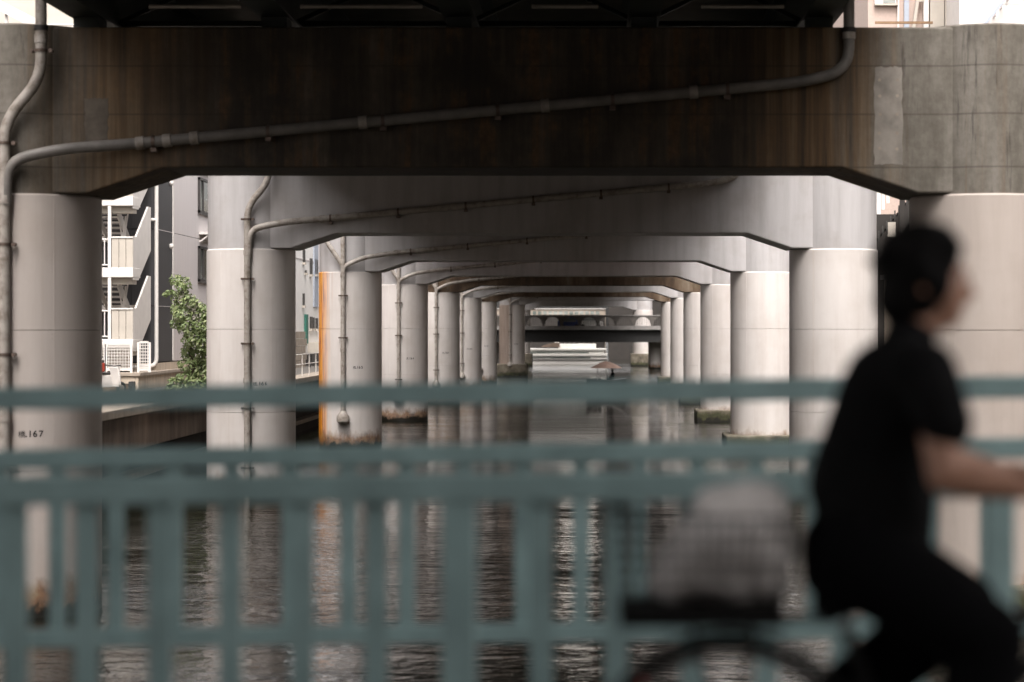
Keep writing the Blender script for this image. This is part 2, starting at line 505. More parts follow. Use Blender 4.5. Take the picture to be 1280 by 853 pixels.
M['patch'] = simple('repair_mortar', (.27, .245, .215), .85, var=.35, scale=3, bump=.3)
M['patch_dark'] = simple('repair_mortar_grimy', (.15, .125, .10), .85, var=.4, scale=3, bump=.3)
BEAM_TOP = 10.0
JT = 7.17
def pier(i, Y, XL, XR, kind, number, label, plinths, group='piers of the expressway', rails=None):
    t = empty('viaduct_pier', ((XL + XR) / 2, Y, 0), label, 'pier', group)
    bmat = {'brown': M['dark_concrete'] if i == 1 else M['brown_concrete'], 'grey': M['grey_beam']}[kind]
    d = .82 * CR
    poly = [(XL, BEAM_TOP), (XL, JT + .015), (XL + 1.30, JT + .015), (XL + 2.6, 7.62), (XR - 2.6, 7.62), (XR - 1.30, JT + .015), (XR, JT + .015), (XR, BEAM_TOP)]
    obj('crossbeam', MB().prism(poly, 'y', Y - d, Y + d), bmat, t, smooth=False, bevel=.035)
    for side, X in ((-1, XL), (1, XR)):
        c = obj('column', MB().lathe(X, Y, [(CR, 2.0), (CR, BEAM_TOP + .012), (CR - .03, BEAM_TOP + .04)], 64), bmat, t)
        jm = M['jacket']
        if i == 1: jm = M['jacket_dark_beige' if side > 0 else 'jacket_beige']
        if i == 3 and side < 0: jm = M['jacket_rust']
        if i == 8 and side < 0: jm = M['jacket_brown']
        zb = -2.0
        levels = [zb, 2.47, 4.86, JT]
        for a, b in zip(levels, levels[1:]):
            g = .007
            r = CR + .035
            prof = [(r - .02, a + g * .3), (r, a + g), (r, b - g), (r - .02, b - g * .3)] if b < JT else [(r - .02, a + g * .3), (r, a + g), (r, b - .03), (r - .03, b)]
            obj('jacket_panel', MB().lathe(X, Y, prof, 72), jm, c)
        # vertical weld seams, barely proud
        for an in (-2.15, -.95):
            xx = X + (CR + .034) * math.cos(an); yy = Y + (CR + .034) * math.sin(an)
            obj('weld_seam', MB().tube([(xx, yy, 2.5), (xx, yy, JT - .05)], .007, 5), jm, c)
        if side in plinths:
            z = plinths[side]; h = 1.55
            obj('plinth', MB().box(X - h, X + h, Y - h, Y + h, -3, z), M['plinth'], t, smooth=False, bevel=.06)
    if number:
        r = CR + .039
        bend_text('橋.' + number, .15 if i == 1 else .15, XL, Y, r, (.15 if i == 1 else .19), 3.06 if i == 1 else 3.25, M['black'], t)
    return t

SPEC = [
 (1, 37.2, -9.86, 6.83, 'brown', '167', 'sooty brown concrete pier across the top of the view, numbered 167 on its left column', {1: .57}),
 (2, 62.3, -9.95, 7.05, 'grey', '166', 'grey painted pier numbered 166, just behind the sooty concrete one', {1: .57}),
 (3, 87.5, -9.91, 6.96, 'grey', '165', 'grey pier with a bright orange rust streak down its left column, numbered 165', {1: .55}),
 (4, 112.7, -9.95, 7.01, 'grey', '164', 'grey pier numbered 164, right column on a mossy block, behind the rust-streaked one', {1: .6}),
 (5, 137.8, -9.82, 7.18, 'brown', '163', 'pier with brown streaked crossbeam numbered 163, nearer of the two far brown ones', {1: .6}),
 (6, 163.0, -9.72, 7.27, 'grey', '162', 'grey pier numbered 162, between the two far brown-beamed ones', {1: .6}),
 (7, 188.2, -9.67, 7.34, 'brown', '161', 'pier with brown streaked crossbeam farther down the canal, behind the pale grey one numbered 162', {1: .6}),
 (8, 213.3, -8.0, 9.0, 'grey', '160', 'far pier with a half brown left column on a block, before the arched bridge', {-1: 1.3, 1: 1.3}),
 (9, 274.0, -9.2, 6.5, 'grey', '', 'small far pier seen beneath the arched bridge, in front of the dark bank', {-1: 1.6, 1: 1.6}),
]
for k, yb in enumerate((12.1, -13.0, -38.1, -63.2)):      # the viaduct goes on over and behind the photographer; unseen piers added to shade the beams
    SPEC.append((20 + k, yb, -9.8, 6.8, 'grey', '', ['grey pier just in front of the road bridge, its beam above the frame', 'grey pier first behind the photographer', 'grey pier second behind the photographer', 'grey pier third behind the photographer'][k], {1: .57}))
PIERS = {}
for a in SPEC:
    PIERS[a[0]] = pier(*a)

# plugged tie holes on the front beam's right end
tm = MB()
plug = None
random.seed(3)
Yp = 37.2 - .82 * CR - .004
for px in (1100, 1121, 1235, 1262):
    for py in (100, 120, 144, 166, 186):
        if px > 1180: continue
        p = P(px + random.uniform(-1, 1), py + random.uniform(-1, 1), Yp)
        if plug is None:
            plug = obj('tie_hole_plug', MB().tube([(p.x, Yp + .02, p.z), (p.x, Yp - .006, p.z)], .028, 10), M['quay_cap'], PIERS[1])
            q0 = p
        else:
            share(plug, 'tie_hole_plug', PIERS[1], (p.x - q0.x, 0, p.z - q0.z))

# paler repair patches on the front beam
for nm, (xa, xb, ya, yb) in (('repair_patch', (1093, 1128, 84, 206)), ('repair_patch', (106, 135, 123, 187))):
    a = P(xa, yb, Yp + .004); b = P(xb, ya, Yp + .004)
    prn = random.Random(int(xa)); pg = []
    for (u0, v0), (u1, v1) in (((a.x, a.z), (b.x, a.z)), ((b.x, a.z), (b.x, b.z)), ((b.x, b.z), (a.x, b.z)), ((a.x, b.z), (a.x, a.z))):
        for k in range(14):
            pg.append((u0 + (u1 - u0) * k / 14 + prn.uniform(-.016, .016), v0 + (v1 - v0) * k / 14 + prn.uniform(-.016, .016)))
    obj(nm, MB().prism(pg, 'y', Yp + .004 - .006, Yp + .03), M['patch'] if xa > 600 else M['patch_dark'], PIERS[1], smooth=False)
# ------------------------------------------------------------------ drain pipes on the piers
def drain(i, Y, XL, XR, style, label):
    t = empty('drain_pipe', (XL, Y - 1.42, 0), label, 'pipe', 'drain pipes fixed to the piers')
    yc = Y - CR - .17; yb = Y - .82 * CR - .14
    r = .095
    x0 = XL + (.0 if i == 1 else .11) if style == 1 else XL - .14
    parts = []
    if style == 1:
        main = [(x0 + .62, yc, 10.9), (x0 + .62, yc, 9.25), (x0 + .50, yc, 8.95), (x0, yc, 8.35), (x0, yc, -.6)]
        obj('downpipe', MB().tube(fillet(main, .45), r, 14), M['pipe'], t)
        xr = XL + 14.2
        br = [(x0 + .02, yc, 6.95), (x0 + .05, yc, 7.70), (x0 + .9, yc + .02, 7.90), (XL + 2.0, yb, 8.0), (XL + 13.4, yb, 9.05), (xr, yb, 9.25), (xr, yb, 10.9)]
        bpts = fillet(br, .5)
        obj('sloping_pipe', MB().tube(bpts, r, 14), M['pipe_shaded' if i == 1 else 'pipe'], t)
        cps = [((x0, yc, 7.05), (0, 0, 1)), ((x0 + .62, yc, 9.75), (0, 0, 1)), ((xr, yb, 9.85), (0, 0, 1)), ((x0, yc, 3.4), (0, 0, 1))]
        dd = Vector((11.4, 0, 1.05)).normalized()
        for f in (.02, .06, .10, .35, .62, .84):
            q = Vector((XL + 2.0, yb, 8.0)).lerp(Vector((XL + 13.4, yb, 9.05)), f)
            cps.append((tuple(q), tuple(dd)))
        vb = [(x0, yc, z) for z in (.9, 2.6, 4.45, 6.3, 8.0)] + [(x0 + .62, yc, 9.55)]
        hb = [Vector((XL + 2.0, yb, 8.0)).lerp(Vector((XL + 13.4, yb, 9.05)), f) for f in (.04, .21, .38, .55, .72, .89)]
    else:
        main = [(x0, yc, 10.6), (x0, yc, 1.35)]
        obj('downpipe', MB().tube(main, r, 14), M['pipe'], t)
        obj('funnel', MB().lathe(x0, yc, [(r, 1.55), (.26, 1.32), (.26, 1.12), (.10, 1.0)], 14), M['pipe'], t)
        obj('side_pipe', MB().tube(fillet([(x0, yc, 7.1), (x0, yc, 7.4), (x0 - .75, yc, 8.5), (x0 - .95, yc, 9.9)], .4), r, 12), M['pipe'], t)
        br = [(x0, yc, 6.9), (x0, yc, 7.35), (x0 + .75, yc, 7.72), (XL + 2.0, yb, 7.95), (XL + 11.6, yb, 8.85), (XL + 13.2, yb, 9.2)]
        obj('sloping_pipe', MB().tube(fillet(br, .5), r, 14), M['pipe'], t)
        cps = [((x0, yc, 7.0), (0, 0, 1)), ((x0, yc, 4.0), (0, 0, 1)), ((x0, yc, 9.2), (0, 0, 1))]
        dd = Vector((9.6, 0, .9)).normalized()
        for f in (.0, .05, .09, .4, .7):
            q = Vector((XL + 2.0, yb, 7.95)).lerp(Vector((XL + 11.6, yb, 8.85)), f)
            cps.append((tuple(q), tuple(dd)))
        vb = [(x0, yc, z) for z in (2.2, 4.5, 6.2)]
        hb = [Vector((XL + 2.0, yb, 7.95)).lerp(Vector((XL + 11.6, yb, 8.85)), f) for f in (.06, .3, .55, .8)]
    for c, d in cps:
        c = Vector(c); d = Vector(d)
        obj('coupling', MB().tube([c - d * .07, c + d * .07], r + .016, 14), M['pipe'], t)
    for c in vb:
        c = Vector(c)
        m = MB().tube([c - Vector((0, 0, .025)), c + Vector((0, 0, .025))], r + .012, 14)
        m.box(c.x - .19, c.x + .19, c.y + .04, c.y + .07, c.z - .03, c.z + .03)
        m.tube([(c.x + .16, c.y + .10, c.z), (c.x + .16, c.y - .03, c.z)], .035, 8)
        m.tube([(c.x - .16, c.y + .10, c.z), (c.x - .16, c.y - .03, c.z)], .025, 8)
        obj('bracket', m, M['bracket'], t)
    if i <= 2:
        for c in ((x0 + .62, yc, 9.93), (xr, yb, 9.93)):
            obj('strap', MB().tube([(c[0], c[1], c[2] - .04), (c[0], c[1], c[2] + .04)], r + .022, 14), M['black'], t)
    for c in hb:
        c = Vector(c)
        m = MB().tube([c - Vector((.03, 0, 0)), c + Vector((.03, 0, .003))], r + .012, 14)
        m.box(c.x - .05, c.x + .05, c.y - .02, c.y + .14, c.z - .17, c.z - .09)
        obj('bracket', m, M['bracket'], t)
for i, Y, XL, XR, *_ in SPEC[:8]:
    lab = {1: 'pale drain pipe with a long sloping branch across the dark front beam',
           2: 'pale drain pipe with a sloping branch along the grey beam numbered 166',
           3: 'Y-shaped drain pipe on the rust-streaked column numbered 165',
           4: 'drain pipe on the column numbered 164, behind the rust-streaked column',
           5: 'drain pipe on the column numbered 163 below a brown beam',
           6: 'thin far drain pipe on the column numbered 162',
           7: 'thin far drain pipe on the column under the farther brown beam',
           8: 'farthest drain pipe, on the half brown column before the arched bridge'}[i]
    drain(i, Y, XL, XR, 1 if i <= 2 else 2, lab)

# ------------------------------------------------------------------ expressway deck overhead
dk = empty('expressway_deck', (-2.4, 60, 10.2), 'dark steel-girder expressway deck overhead, resting on the piers', 'viaduct deck')
Y0, Y1 = -160, 280
GX = [-8.75, -5.5, -2.3, .9, 3.95]
GZ = 10.28
g0 = None
for x in GX:
    m = MB()
    m.box(x - .28, x + .28, Y0, Y1, GZ, GZ + .05)
    m.box(x - .02, x + .02, Y0, Y1, GZ + .05, 11.5)
    m.box(x - .28, x + .28, Y0, Y1, 11.5, 11.55)
    obj('girder', m, M['girder'], dk, smooth=False)
obj('deck_slab', MB().box(-9.6, 5.3, Y0, Y1, 11.56, 11.86), M['deck'], dk, smooth=False)
for x0, x1 in ((-9.6, -9.3), (5.0, 5.3)):
    obj('parapet', MB().box(x0, x1, Y0, Y1, 11.863, 12.9), M['quay_cap'], dk, smooth=False)
# web stiffeners + cross frames
cf = None; cf2 = None
for k in range(-6, 14):
    y = 39.3 + k * 5.6
    for j in range(4):
        xa, xb = GX[j] + .03, GX[j + 1] - .03
        if j == 0 and k == -6 or False: pass
        m = MB()
        m.bar((xa, y, GZ + .22), (xb, y, GZ + .22), .10, .10)
        m.bar((xa, y, 11.3), (xb, y, 11.3), .10, .10)
        xm = (xa + xb) / 2
        m.bar((xa, y + .07, GZ + .25), (xm, y + .07, 11.25), .08, .08)
        m.bar((xb, y + .07, GZ + .25), (xm, y + .07, 11.25), .08, .08)
        obj('cross_frame', m, M['girder'], dk, smooth=False)
for k in range(-3, 6):      # pale pipes added for the bright glints between the girders
    y = 42.0 + k * 5.6
    for j in range(4):
        xa, xb = GX[j] + .30 + random.uniform(.1, 1.0), GX[j + 1] - .30 - random.uniform(.1, 1.0)
        m = MB().tube([(xa, y, GZ + .10), (xb, y, GZ + .10)], .035, 8)
        obj('glint_pipe', m, M['brace'], dk)
for y in [a[1] for a in SPEC]:
    for x in GX:
        obj('bearing', MB().box(x - .22, x + .22, y - .3, y + .3, BEAM_TOP + .003, GZ - .003), M['girder'], dk, smooth=False)

# ------------------------------------------------------------------ teal railings on the road bridge
def railing(Yr, bars, posts, rails, barw, label, slope=.0118, x0=-4.6, x1=4.6, bar_top=1.0, bar_bot=.3):
    t = empty('bridge_railing', (0, Yr, DECK_Z), label, 'railing')
    def zz(x, z): return z + slope * x
    for nm, z, h, dpt in rails:
        m = MB(); m.bar((x0, Yr, zz(x0, z)), (x1, Yr, zz(x1, z)), dpt, h)
        obj(nm, m, M['rail'], t, smooth=False, bevel=.008)
    b0 = None
    for x in bars:
        if b0 is None:
            b0 = obj('bar', MB().box(x - barw / 2, x + barw / 2, Yr - .012, Yr + .012, zz(x, bar_bot) , zz(x, bar_top)), M['rail'], t, smooth=False); bx0 = x
        else:
            share(b0, 'bar', t, (x - bx0, 0, slope * (x - bx0)))
    for x, wd, top in posts:
        obj('post', MB().box(x - wd / 2, x + wd / 2, Yr - .028, Yr + .028, DECK_Z, zz(x, top) - .03), M['rail'], t, smooth=False, bevel=.008)
    return t
YA, YB = 8.1, 6.16
def zpx(py, Y): return CAM_Z - (py - VY) * Y / F
def xpx(px, Y): return (px - VX) * Y / F
Abars = [xpx(72 + 72.7 * k, YA) for k in range(-8, 25)]
railing(YA, Abars, [(xpx(-62, YA), .10, zpx(489, YA)), (xpx(1352, YA), .10, zpx(489, YA))],
        [('top_rail', zpx(490, YA), .085, .07), ('middle_rail', zpx(566, YA), .075, .06), ('bottom_rail', zpx(790, YA), .070, .05)],
        .062, 'far teal railing with a raised top rail, along the canal edge of the bridge', bar_top=zpx(566, YA), bar_bot=zpx(790, YA))
Bx = [20, 108, 200, 288, 378, 470, 677, 770, 864, 958, 1052, 1145, 1345, 1438] + [-70, -260, -350]
Bbars = [xpx(p, YB) for p in Bx]
railing(YB, Bbars, [(xpx(574, YB), .10, zpx(607, YB)), (xpx(1249, YB), .085, zpx(607, YB)), (xpx(-165, YB), .10, zpx(607, YB))],
        [('top_rail', zpx(608, YB), .085, .07), ('bottom_rail', DECK_Z + .16, .05, .05)],
        .066, 'nearer lower teal railing behind the cyclist, with wide bars', slope=.007, bar_top=zpx(608, YB), bar_bot=DECK_Z + .16)

# ------------------------------------------------------------------ left bank: building with an outside staircase
bA = empty('apartment_building', (-17, 83, BANK_Z), 'grey and charcoal apartment building on the left bank behind the white staircase', 'building')
HT = 19
obj('body', MB().box(-31, -17.05, 83.05, 112, 2.0, HT), M['groove'], bA, smooth=False)
# charcoal panels: end wall facing us, and the first strip of the canal side
zl = [3.55, 5.75, 8.75, 11.75, 14.75, 17.75, HT + .02]
for a, b in zip(zl, zl[1:]):
    for x0, x1 in ((-17.9, -17.02), (-19.2, -17.915), (-21.4, -19.215), (-24.4, -21.415)):
        up = a > 14.5 and x1 < -17.5
        obj('cream_panel' if up else 'charcoal_panel', MB().box(x0, x1 - .0, 83.0, 83.06, a + .02, b - .02), M['cream' if up else 'charcoal'], bA, smooth=False)
    obj('charcoal_panel', MB().box(-17.055, -17.0, 83.06, 86.5, a + .02, b - .02), M['charcoal'], bA, smooth=False)
    for y0, y1 in ((86.52, 91.9), (91.92, 97.9), (97.92, 104), (104.02, 112)):
        obj('grey_panel', MB().box(-17.055, -17.0 if y0 < 90 else -17.003, y0, y1, a + .012, b - .012), M['grey_siding'], bA, smooth=False)
obj('base_course', MB().box(-17.056, -16.97, 83.0, 112, 2.0, 3.52), M['beige'], bA, smooth=False)
obj('base_course', MB().box(-31, -17.057, 82.97, 83.06, 2.0, 3.52), M['beige'], bA, smooth=False)
obj('corner_trim', MB().box(-17.02, -16.96, 86.42, 86.62, 3.6, HT), M['white'], bA)
obj('downpipe', MB().tube(fillet([(-16.93, 82.93, HT), (-16.93, 82.93, 3.42), (-17.9, 82.6, 3.36)], .3), .075, 10), M['white'], bA)
for z in (9.8, 9.35):
    pass
obj('pipe_arm', MB().tube([(-17.3, 82.9, 9.1), (-16.95, 82.85, 9.1)], .06, 8), M['white'], bA)
for z in (5.75, 8.75, 11.75):
    obj('string_line', MB().box(-17.0, -16.985, 83.1, 86.4, z - .012, z + .012), M['grey_siding'], bA)
for py in (229, 308):
    p = P(218.2, py, 85.9)
    obj('wall_vent', MB().ellipsoid((-16.94, p.y, p.z), .10, .10, .11, 10, 6), M['white'], bA)
wtop = [zpx(222, 92.2) - 2.97 * k for k in (-1, 0, 1)]
for zt in wtop:
    for yw in (92.0, 103.0):
        zb = zt - 1.52; y1 = yw + 3.3
        f = MB()
        for a in ((yw, yw + .10, zb, zt), (y1 - .10, y1, zb, zt), (yw, y1, zt - .1, zt), (yw, y1, zb - .06, zb + .09), (yw + .82, yw + .95, zb, zt)):
            f.box(-17.0, -16.90, a[0], a[1], a[2], a[3])
        w_ = obj('window', f, M['frame'], bA, smooth=False)
        obj('pane', MB().box(-16.99, -16.96, yw + .1, y1 - .1, zb + .09, zt - .1), M['glass'], w_, smooth=False)
        hd = MB().box(-17.0, -16.45, yw + .3, y1 + .1, zt + .52, zt + .62)
        for q in range(6):
            hd.bar((-16.99, yw + .4 + q * .5, zt + .2), (-16.55, yw + .4 + q * .5, zt + .52), .06, .06)
        obj('window_hood', hd, M['white'], bA, smooth=False)
# roof edge
obj('roof_edge', MB().box(-31.1, -16.9, 82.9, 112.1, HT + .03, HT + .35), M['white'], bA, smooth=False)

# outside staircase in front of the end wall
st = empty('outside_staircase', (-18.4, 81, 3.2), 'white outside staircase with slanted parapets on the end of the charcoal building', 'staircase')
X0, X1 = -21.2, -17.06
STY = 2.66
base = zpx(347, 79.4)          # underside of the landing at y = 347
for k in range(-1, 4):
    z = base + STY * k
    obj('landing', MB().box(X0, X1, 79.3, 80.6, z, z + .36), M['white'], st, smooth=False, bevel=.02)
    obj('landing_beam', MB().box(X0 + .1, X1 - .06, 79.6, 80.2, z - .25, z - .003), M['cream'], st, smooth=False)
    zt = z + .363
    # front parapet panels
    xs = [-17.86, -17.59, -17.33, X1]
    for a, b in zip(xs, xs[1:]):
        obj('parapet_panel', MB().box(a + .01, b - .01, 79.32, 79.38, zt, zt + 1.10), M['cream'], st, smooth=False)
    obj('coping', MB().box(-17.88, X1, 79.29, 79.41, zt + 1.103, zt + 1.16), M['white'], st, smooth=False)
    # open railing on the left half
    obj('rail', MB().tube([(X0, 79.36, zt + 1.05), (-18.0, 79.36, zt + 1.05)], .03, 6), M['white'], st)
    obj('rail', MB().tube([(X0, 79.36, zt + .1), (-18.0, 79.36, zt + .1)], .025, 6), M['white'], st)
    b0 = obj('baluster', MB().box(X0 + .05, X0 + .085, 79.345, 79.38, zt + .1, zt + 1.03), M['white'], st, smooth=False)
    for q in range(1, 21):
        share(b0, 'baluster', st, (q * .15, 0, 0))
    obj('post', MB().box(-18.0, -17.885, 79.31, 79.45, zt, zt + STY - .36 - .005), M['white'], st, smooth=False)
    # right flight: front landing up to the half landing
    zm = zt + 1.30
    fl = MB()
    for q in range(7):
        yy = 80.6 + q * .27; h = zt + (q + 1) * 1.30 / 7
        fl.box(-17.75, X1 - .10, yy, yy + .30, h - .06, h)
        fl.box(-17.75, X1 - .10, yy + .27, yy + .29, h - .19 if q else zt, h - .06)
    obj('flight', fl, M['cream'], st, smooth=False)
    obj('flight_parapet', MB().prism([(79.42, zt - .45), (80.3, zt - .45), (82.55, zm - .55), (82.55, zm + 1.12), (82.1, zm + 1.12), (79.9, zt + 1.16), (79.42, zt + 1.16)], 'x', X1 - .08, X1 - .01), M['white'], st, smooth=False)
    obj('half_landing', MB().box(-19.2, X1 - .1, 82.5, 82.97, zm - .2, zm), M['white'], st, smooth=False)
    # left flight back up to the next landing
    fl = MB()
    for q in range(7):
        yy = 82.5 - (q + 1) * .27; h = zm + (q + 1) * (STY - 1.30) / 7 - .05
        fl.box(-18.7, -17.95, yy, yy + .30, h - .06, h)
    fl.prism([(82.5, zm - .25), (82.5, zm + .05), (80.6, zt + STY - .35 + .05), (80.6, zt + STY - .75)], 'x', -17.94, -17.89)
    fl.prism([(82.5, zm - .25), (82.5, zm + .05), (80.6, zt + STY - .35 + .05), (80.6, zt + STY - .75)], 'x', -18.76, -18.71)
    obj('flight', fl, M['white'], st, smooth=False)
    # crossed braces beside the return flight
    br = MB()
    br.bar((-17.95, 80.9, zt + .1), (-17.68, 80.9, zt + 2.0), .05, .05)
    br.bar((-17.68, 80.95, zt + .1), (-17.95, 80.95, zt + 2.0), .05, .05)
    br.bar((-17.86, 81.0, zt + .5), (-17.62, 81.0, zt + 2.1), .05, .05)
    obj('cross_brace', br, M['white'], st, smooth=False)
    # horizontal louvres behind the left side
    if k >= 3: continue
    lv0 = obj('louvre', MB().box(-21.2, -18.1, 82.80, 82.86, zt + 1.15, zt + 1.30), M['louvre'], st, smooth=False)
    for q in range(1, 6):
        share(lv0, 'louvre', st, (0, 0, q * .2))

obj('upper_stringer', MB().bar(P(-14, 0, 79.0), P(56, 36, 79.0), .1, .36), M['white'], st)
obj('upper_post', MB().box(P(6, 0, 79.1).x, P(9.5, 0, 79.1).x, 79.1, 79.2, P(0, 40, 79).z, P(0, 8, 79).z), M['white'], st, smooth=False)
# podium the building stands on, with fences
pd = empty('podium_wall', (-16.8, 79, BANK_Z), 'beige concrete podium wall below the white lattice fences', 'wall')
for k in range(10):
    obj('podium_panel', MB().box(-16.9 - .0, -16.8, 79 + k * 1.8, 79 + k * 1.8 + 1.78, BANK_Z, 3.10), M['beige'], pd, smooth=False)
for k in range(6):
    obj('podium_panel', MB().box(-16.8 - (k + 1) * 1.8 + .02, -16.8 - k * 1.8 if k else -16.905, 79.0, 79.1, BANK_Z, 3.10), M['beige'], pd, smooth=False)
obj('podium_coping', MB().box(-28, -16.72, 78.93, 82.95, 3.103, 3.24), M['quay_cap'], pd, smooth=False, bevel=.02)
obj('podium_coping', MB().box(-16.95, -16.72, 82.953, 97, 3.103, 3.24), M['quay_cap'], pd, smooth=False, bevel=.02)

def lattice(px0, px1, py0, py1, Y, label, n):
    a = P(px0, py1, Y); b = P(px1, py0, Y)
    t = empty('lattice_fence', ((a.x + b.x) / 2, Y, 3.24), label, 'fence')
    for x in (a.x, b.x):
        obj('post', MB().box(x - .045, x + .045, Y - .03, Y + .03, 3.242, b.z), M['white'], t, smooth=False)
    for z in (a.z + .05, b.z):
        obj('rail', MB().box(a.x + .046, b.x - .046, Y - .025, Y + .025, z - .04, z + .04), M['white'], t, smooth=False)
    m = MB()
    nz = 9
    for k in range(1, nz):
        z = a.z + (b.z - a.z) * k / nz; m.box(a.x, b.x, Y - .008, Y, z - .014, z + .014)
    for k in range(1, n):
        x = a.x + (b.x - a.x) * k / n; m.box(x - .012, x + .012, Y + .001, Y + .009, a.z, b.z)
    tag(obj('lattice', m, M['white'], t, smooth=False), kind='stuff')
lattice(76, 131, 430, 464, 79.2, 'white lattice fence half hidden behind the column numbered 167', 14)
lattice(132.5, 164, 430, 464, 79.2, 'white lattice fence in front of the tan cabinet', 9)
lattice(173, 187, 428, 464, 79.6, 'narrow white lattice gate beside the charcoal wall', 5)
cb = empty('utility_cabinet', (-17.75, 80.6, 3.24), 'tan cabinet behind the white lattice fence', 'cabinet')
obj('box', MB().box(-18.15, -17.45, 80.2, 80.9, 3.30, 4.32), M['beige'], cb, smooth=False, bevel=.03)
obj('door', MB().box(-18.1, -17.5, 80.17, 80.196, 3.40, 4.25), M['cream'], cb, smooth=False)
obj('foot', MB().box(-18.1, -17.5, 80.25, 80.85, 3.242, 3.298), M['frame'], cb, smooth=False)

# low brown wall with a dark post, scooter in front of it
a = P(112, 480, 74); b = P(160, 500, 74)
lw = empty('low_wall', (a.x, 74.1, BANK_Z), 'low brown wall below the podium, beside the parked scooter', 'wall')
obj('wall', MB().box(a.x - 1, b.x, 74, 74.2, BANK_Z, a.z), M['brown_wall'], lw, smooth=False)
obj('capping', MB().box(a.x - 1.03, b.x + .03, 73.97, 74.23, a.z + .002, a.z + .06), M['beige'], lw, smooth=False)
obj('end_post', MB().box(b.x + .035, b.x + .2, 73.9, 74.25, BANK_Z, a.z + .08), M['frame'], lw, smooth=False)
sx, sy = xpx(128, 72), 72.0
sc = empty('parked_scooter', (sx, sy, BANK_Z), 'small scooter with a red carrier box parked by the low brown wall', 'scooter')
for dx in (-.25, .95):
    w_ = obj('tyre', MB().tube([(sx + dx + .2 * math.cos(q * .5236), sy, BANK_Z + .22 + .2 * math.sin(q * .5236)) for q in range(13)], .05, 8, False), M['black'], sc)
    obj('rim', MB().tube([(sx + dx, sy - .03, BANK_Z + .22), (sx + dx, sy + .03, BANK_Z + .22)], .13, 12), M['brace'], w_)
obj('body', MB().prism([(sx - .35, BANK_Z + .45), (sx - .4, BANK_Z + .68), (sx + .3, BANK_Z + .70), (sx + .38, BANK_Z + .35), (sx + .7, BANK_Z + .33), (sx + .72, BANK_Z + .28), (sx - .1, BANK_Z + .27)], 'y', sy - .13, sy + .13), M['white'], sc, bevel=.04)
obj('front_shield', MB().prism([(sx + .66, BANK_Z + .33), (sx + .74, BANK_Z + .33), (sx + .66, BANK_Z + .98), (sx + .56, BANK_Z + .98)], 'y', sy - .2, sy + .2), M['white'], sc, bevel=.03)
obj('seat', MB().box(sx - .38, sx + .28, sy - .13, sy + .13, BANK_Z + .71, BANK_Z + .80), M['frame'], sc, bevel=.03)
obj('handlebar', MB().tube([(sx + .55, sy - .32, BANK_Z + 1.03), (sx + .6, sy, BANK_Z + 1.0), (sx + .55, sy + .32, BANK_Z + 1.03)], .022, 8), M['frame'], sc)
obj('carrier_box', MB().box(sx - .62, sx - .12, sy - .22, sy + .22, BANK_Z + .81, BANK_Z + 1.12), M['red'], sc, bevel=.03)
obj('box_lid', MB().box(sx - .30, sx - .13, sy - .2, sy + .2, BANK_Z + 1.122, BANK_Z + 1.22), M['frame'], sc, bevel=.02)

sc.rotation_euler = (0, 0, R(62))
# ------------------------------------------------------------------ tree on the left bank
def leaf_mat(name, cols):
    t = NT(name)
    g = t.n('ShaderNodeNewGeometry')
    c = t.ramp(g.outputs['Random Per Island'], [(.0, cols[0]), (.5, cols[1]), (1, cols[2])])
    t.color(c); t.set(.5)
    t.b.inputs['Subsurface Weight'].default_value = 0
    tr = t.n('ShaderNodeBsdfTranslucent'); t.l(c, tr.inputs['Color'])
    mx = t.n('ShaderNodeMixShader'); mx.inputs[0].default_value = .3
    t.l(t.b.outputs[0], mx.inputs[1]); t.l(tr.outputs[0], mx.inputs[2])
    t.l(mx.outputs[0], t.t.nodes['Material Output'].inputs[0])
    return t.m
M['leaf'] = leaf_mat('tree_leaves', [(.11, .155, .055), (.18, .235, .095), (.29, .33, .16)])
M['leaf_pale'] = leaf_mat('pale_blossom_leaves', [(.24, .23, .18), (.32, .30, .25), (.40, .38, .33)])
M['bark'] = simple('tree_bark', (.10, .075, .055), .9, scale=8)
def leaves(mb, c, r, n, size, rng):
    for _ in range(n):
        while True:
            d = Vector((rng.uniform(-1, 1), rng.uniform(-1, 1), rng.uniform(-1, 1)))
            if .1 < d.length < 1: break
        p = c + Vector((d.x * r[0], d.y * r[1], d.z * r[2])) * (d.length ** -.35)
        nrm = (d + Vector((rng.uniform(-.8, .8), rng.uniform(-.8, .8), rng.uniform(-.3, 1)))).normalized()
        u = nrm.orthogonal().normalized(); u = Matrix.Rotation(rng.uniform(0, 6.28), 3, nrm) @ u; v = nrm.cross(u)
        s = size * rng.uniform(.6, 1.3)
        mb.add([p - u * s, p + v * s * .42 + nrm * s * .12, p + u * s, p - v * s * .42 + nrm * s * .12], [(0, 1, 2, 3)])
rng = random.Random(11)
TY = 70.0
tb = P(243, 506, TY)
tree = empty('bank_tree', (tb.x, TY, BANK_Z), 'slender green tree in front of the grey building on the left bank', 'tree')
trunk = MB()
pts = [Vector((tb.x, TY, BANK_Z)), P(244, 480, TY), P(238, 440, TY), P(241, 400, TY), P(232, 362, TY)]
trunk.tube(smooth_path(pts), [.09 - .075 * k / 24 for k in range(25)], 8)
for tgt, sp in (((215, 372), (238, 430)), ((222, 400), (239, 425)), ((262, 395), (240, 420)), ((216, 480), (243, 490)), ((262, 440), (240, 455)), ((228, 352), (236, 385)), ((272, 470), (243, 480))):
    a, b = P(*sp, TY), P(*tgt, TY + rng.uniform(-.5, .5)); mid = (a + b) / 2 + Vector((0, 0, -.08))
    trunk.tube(smooth_path([a, mid, b], 4), [.035 - .003 * k for k in range(9)], 6)
obj('trunk', trunk, M['bark'], tree)
crown = MB(); pale = MB()
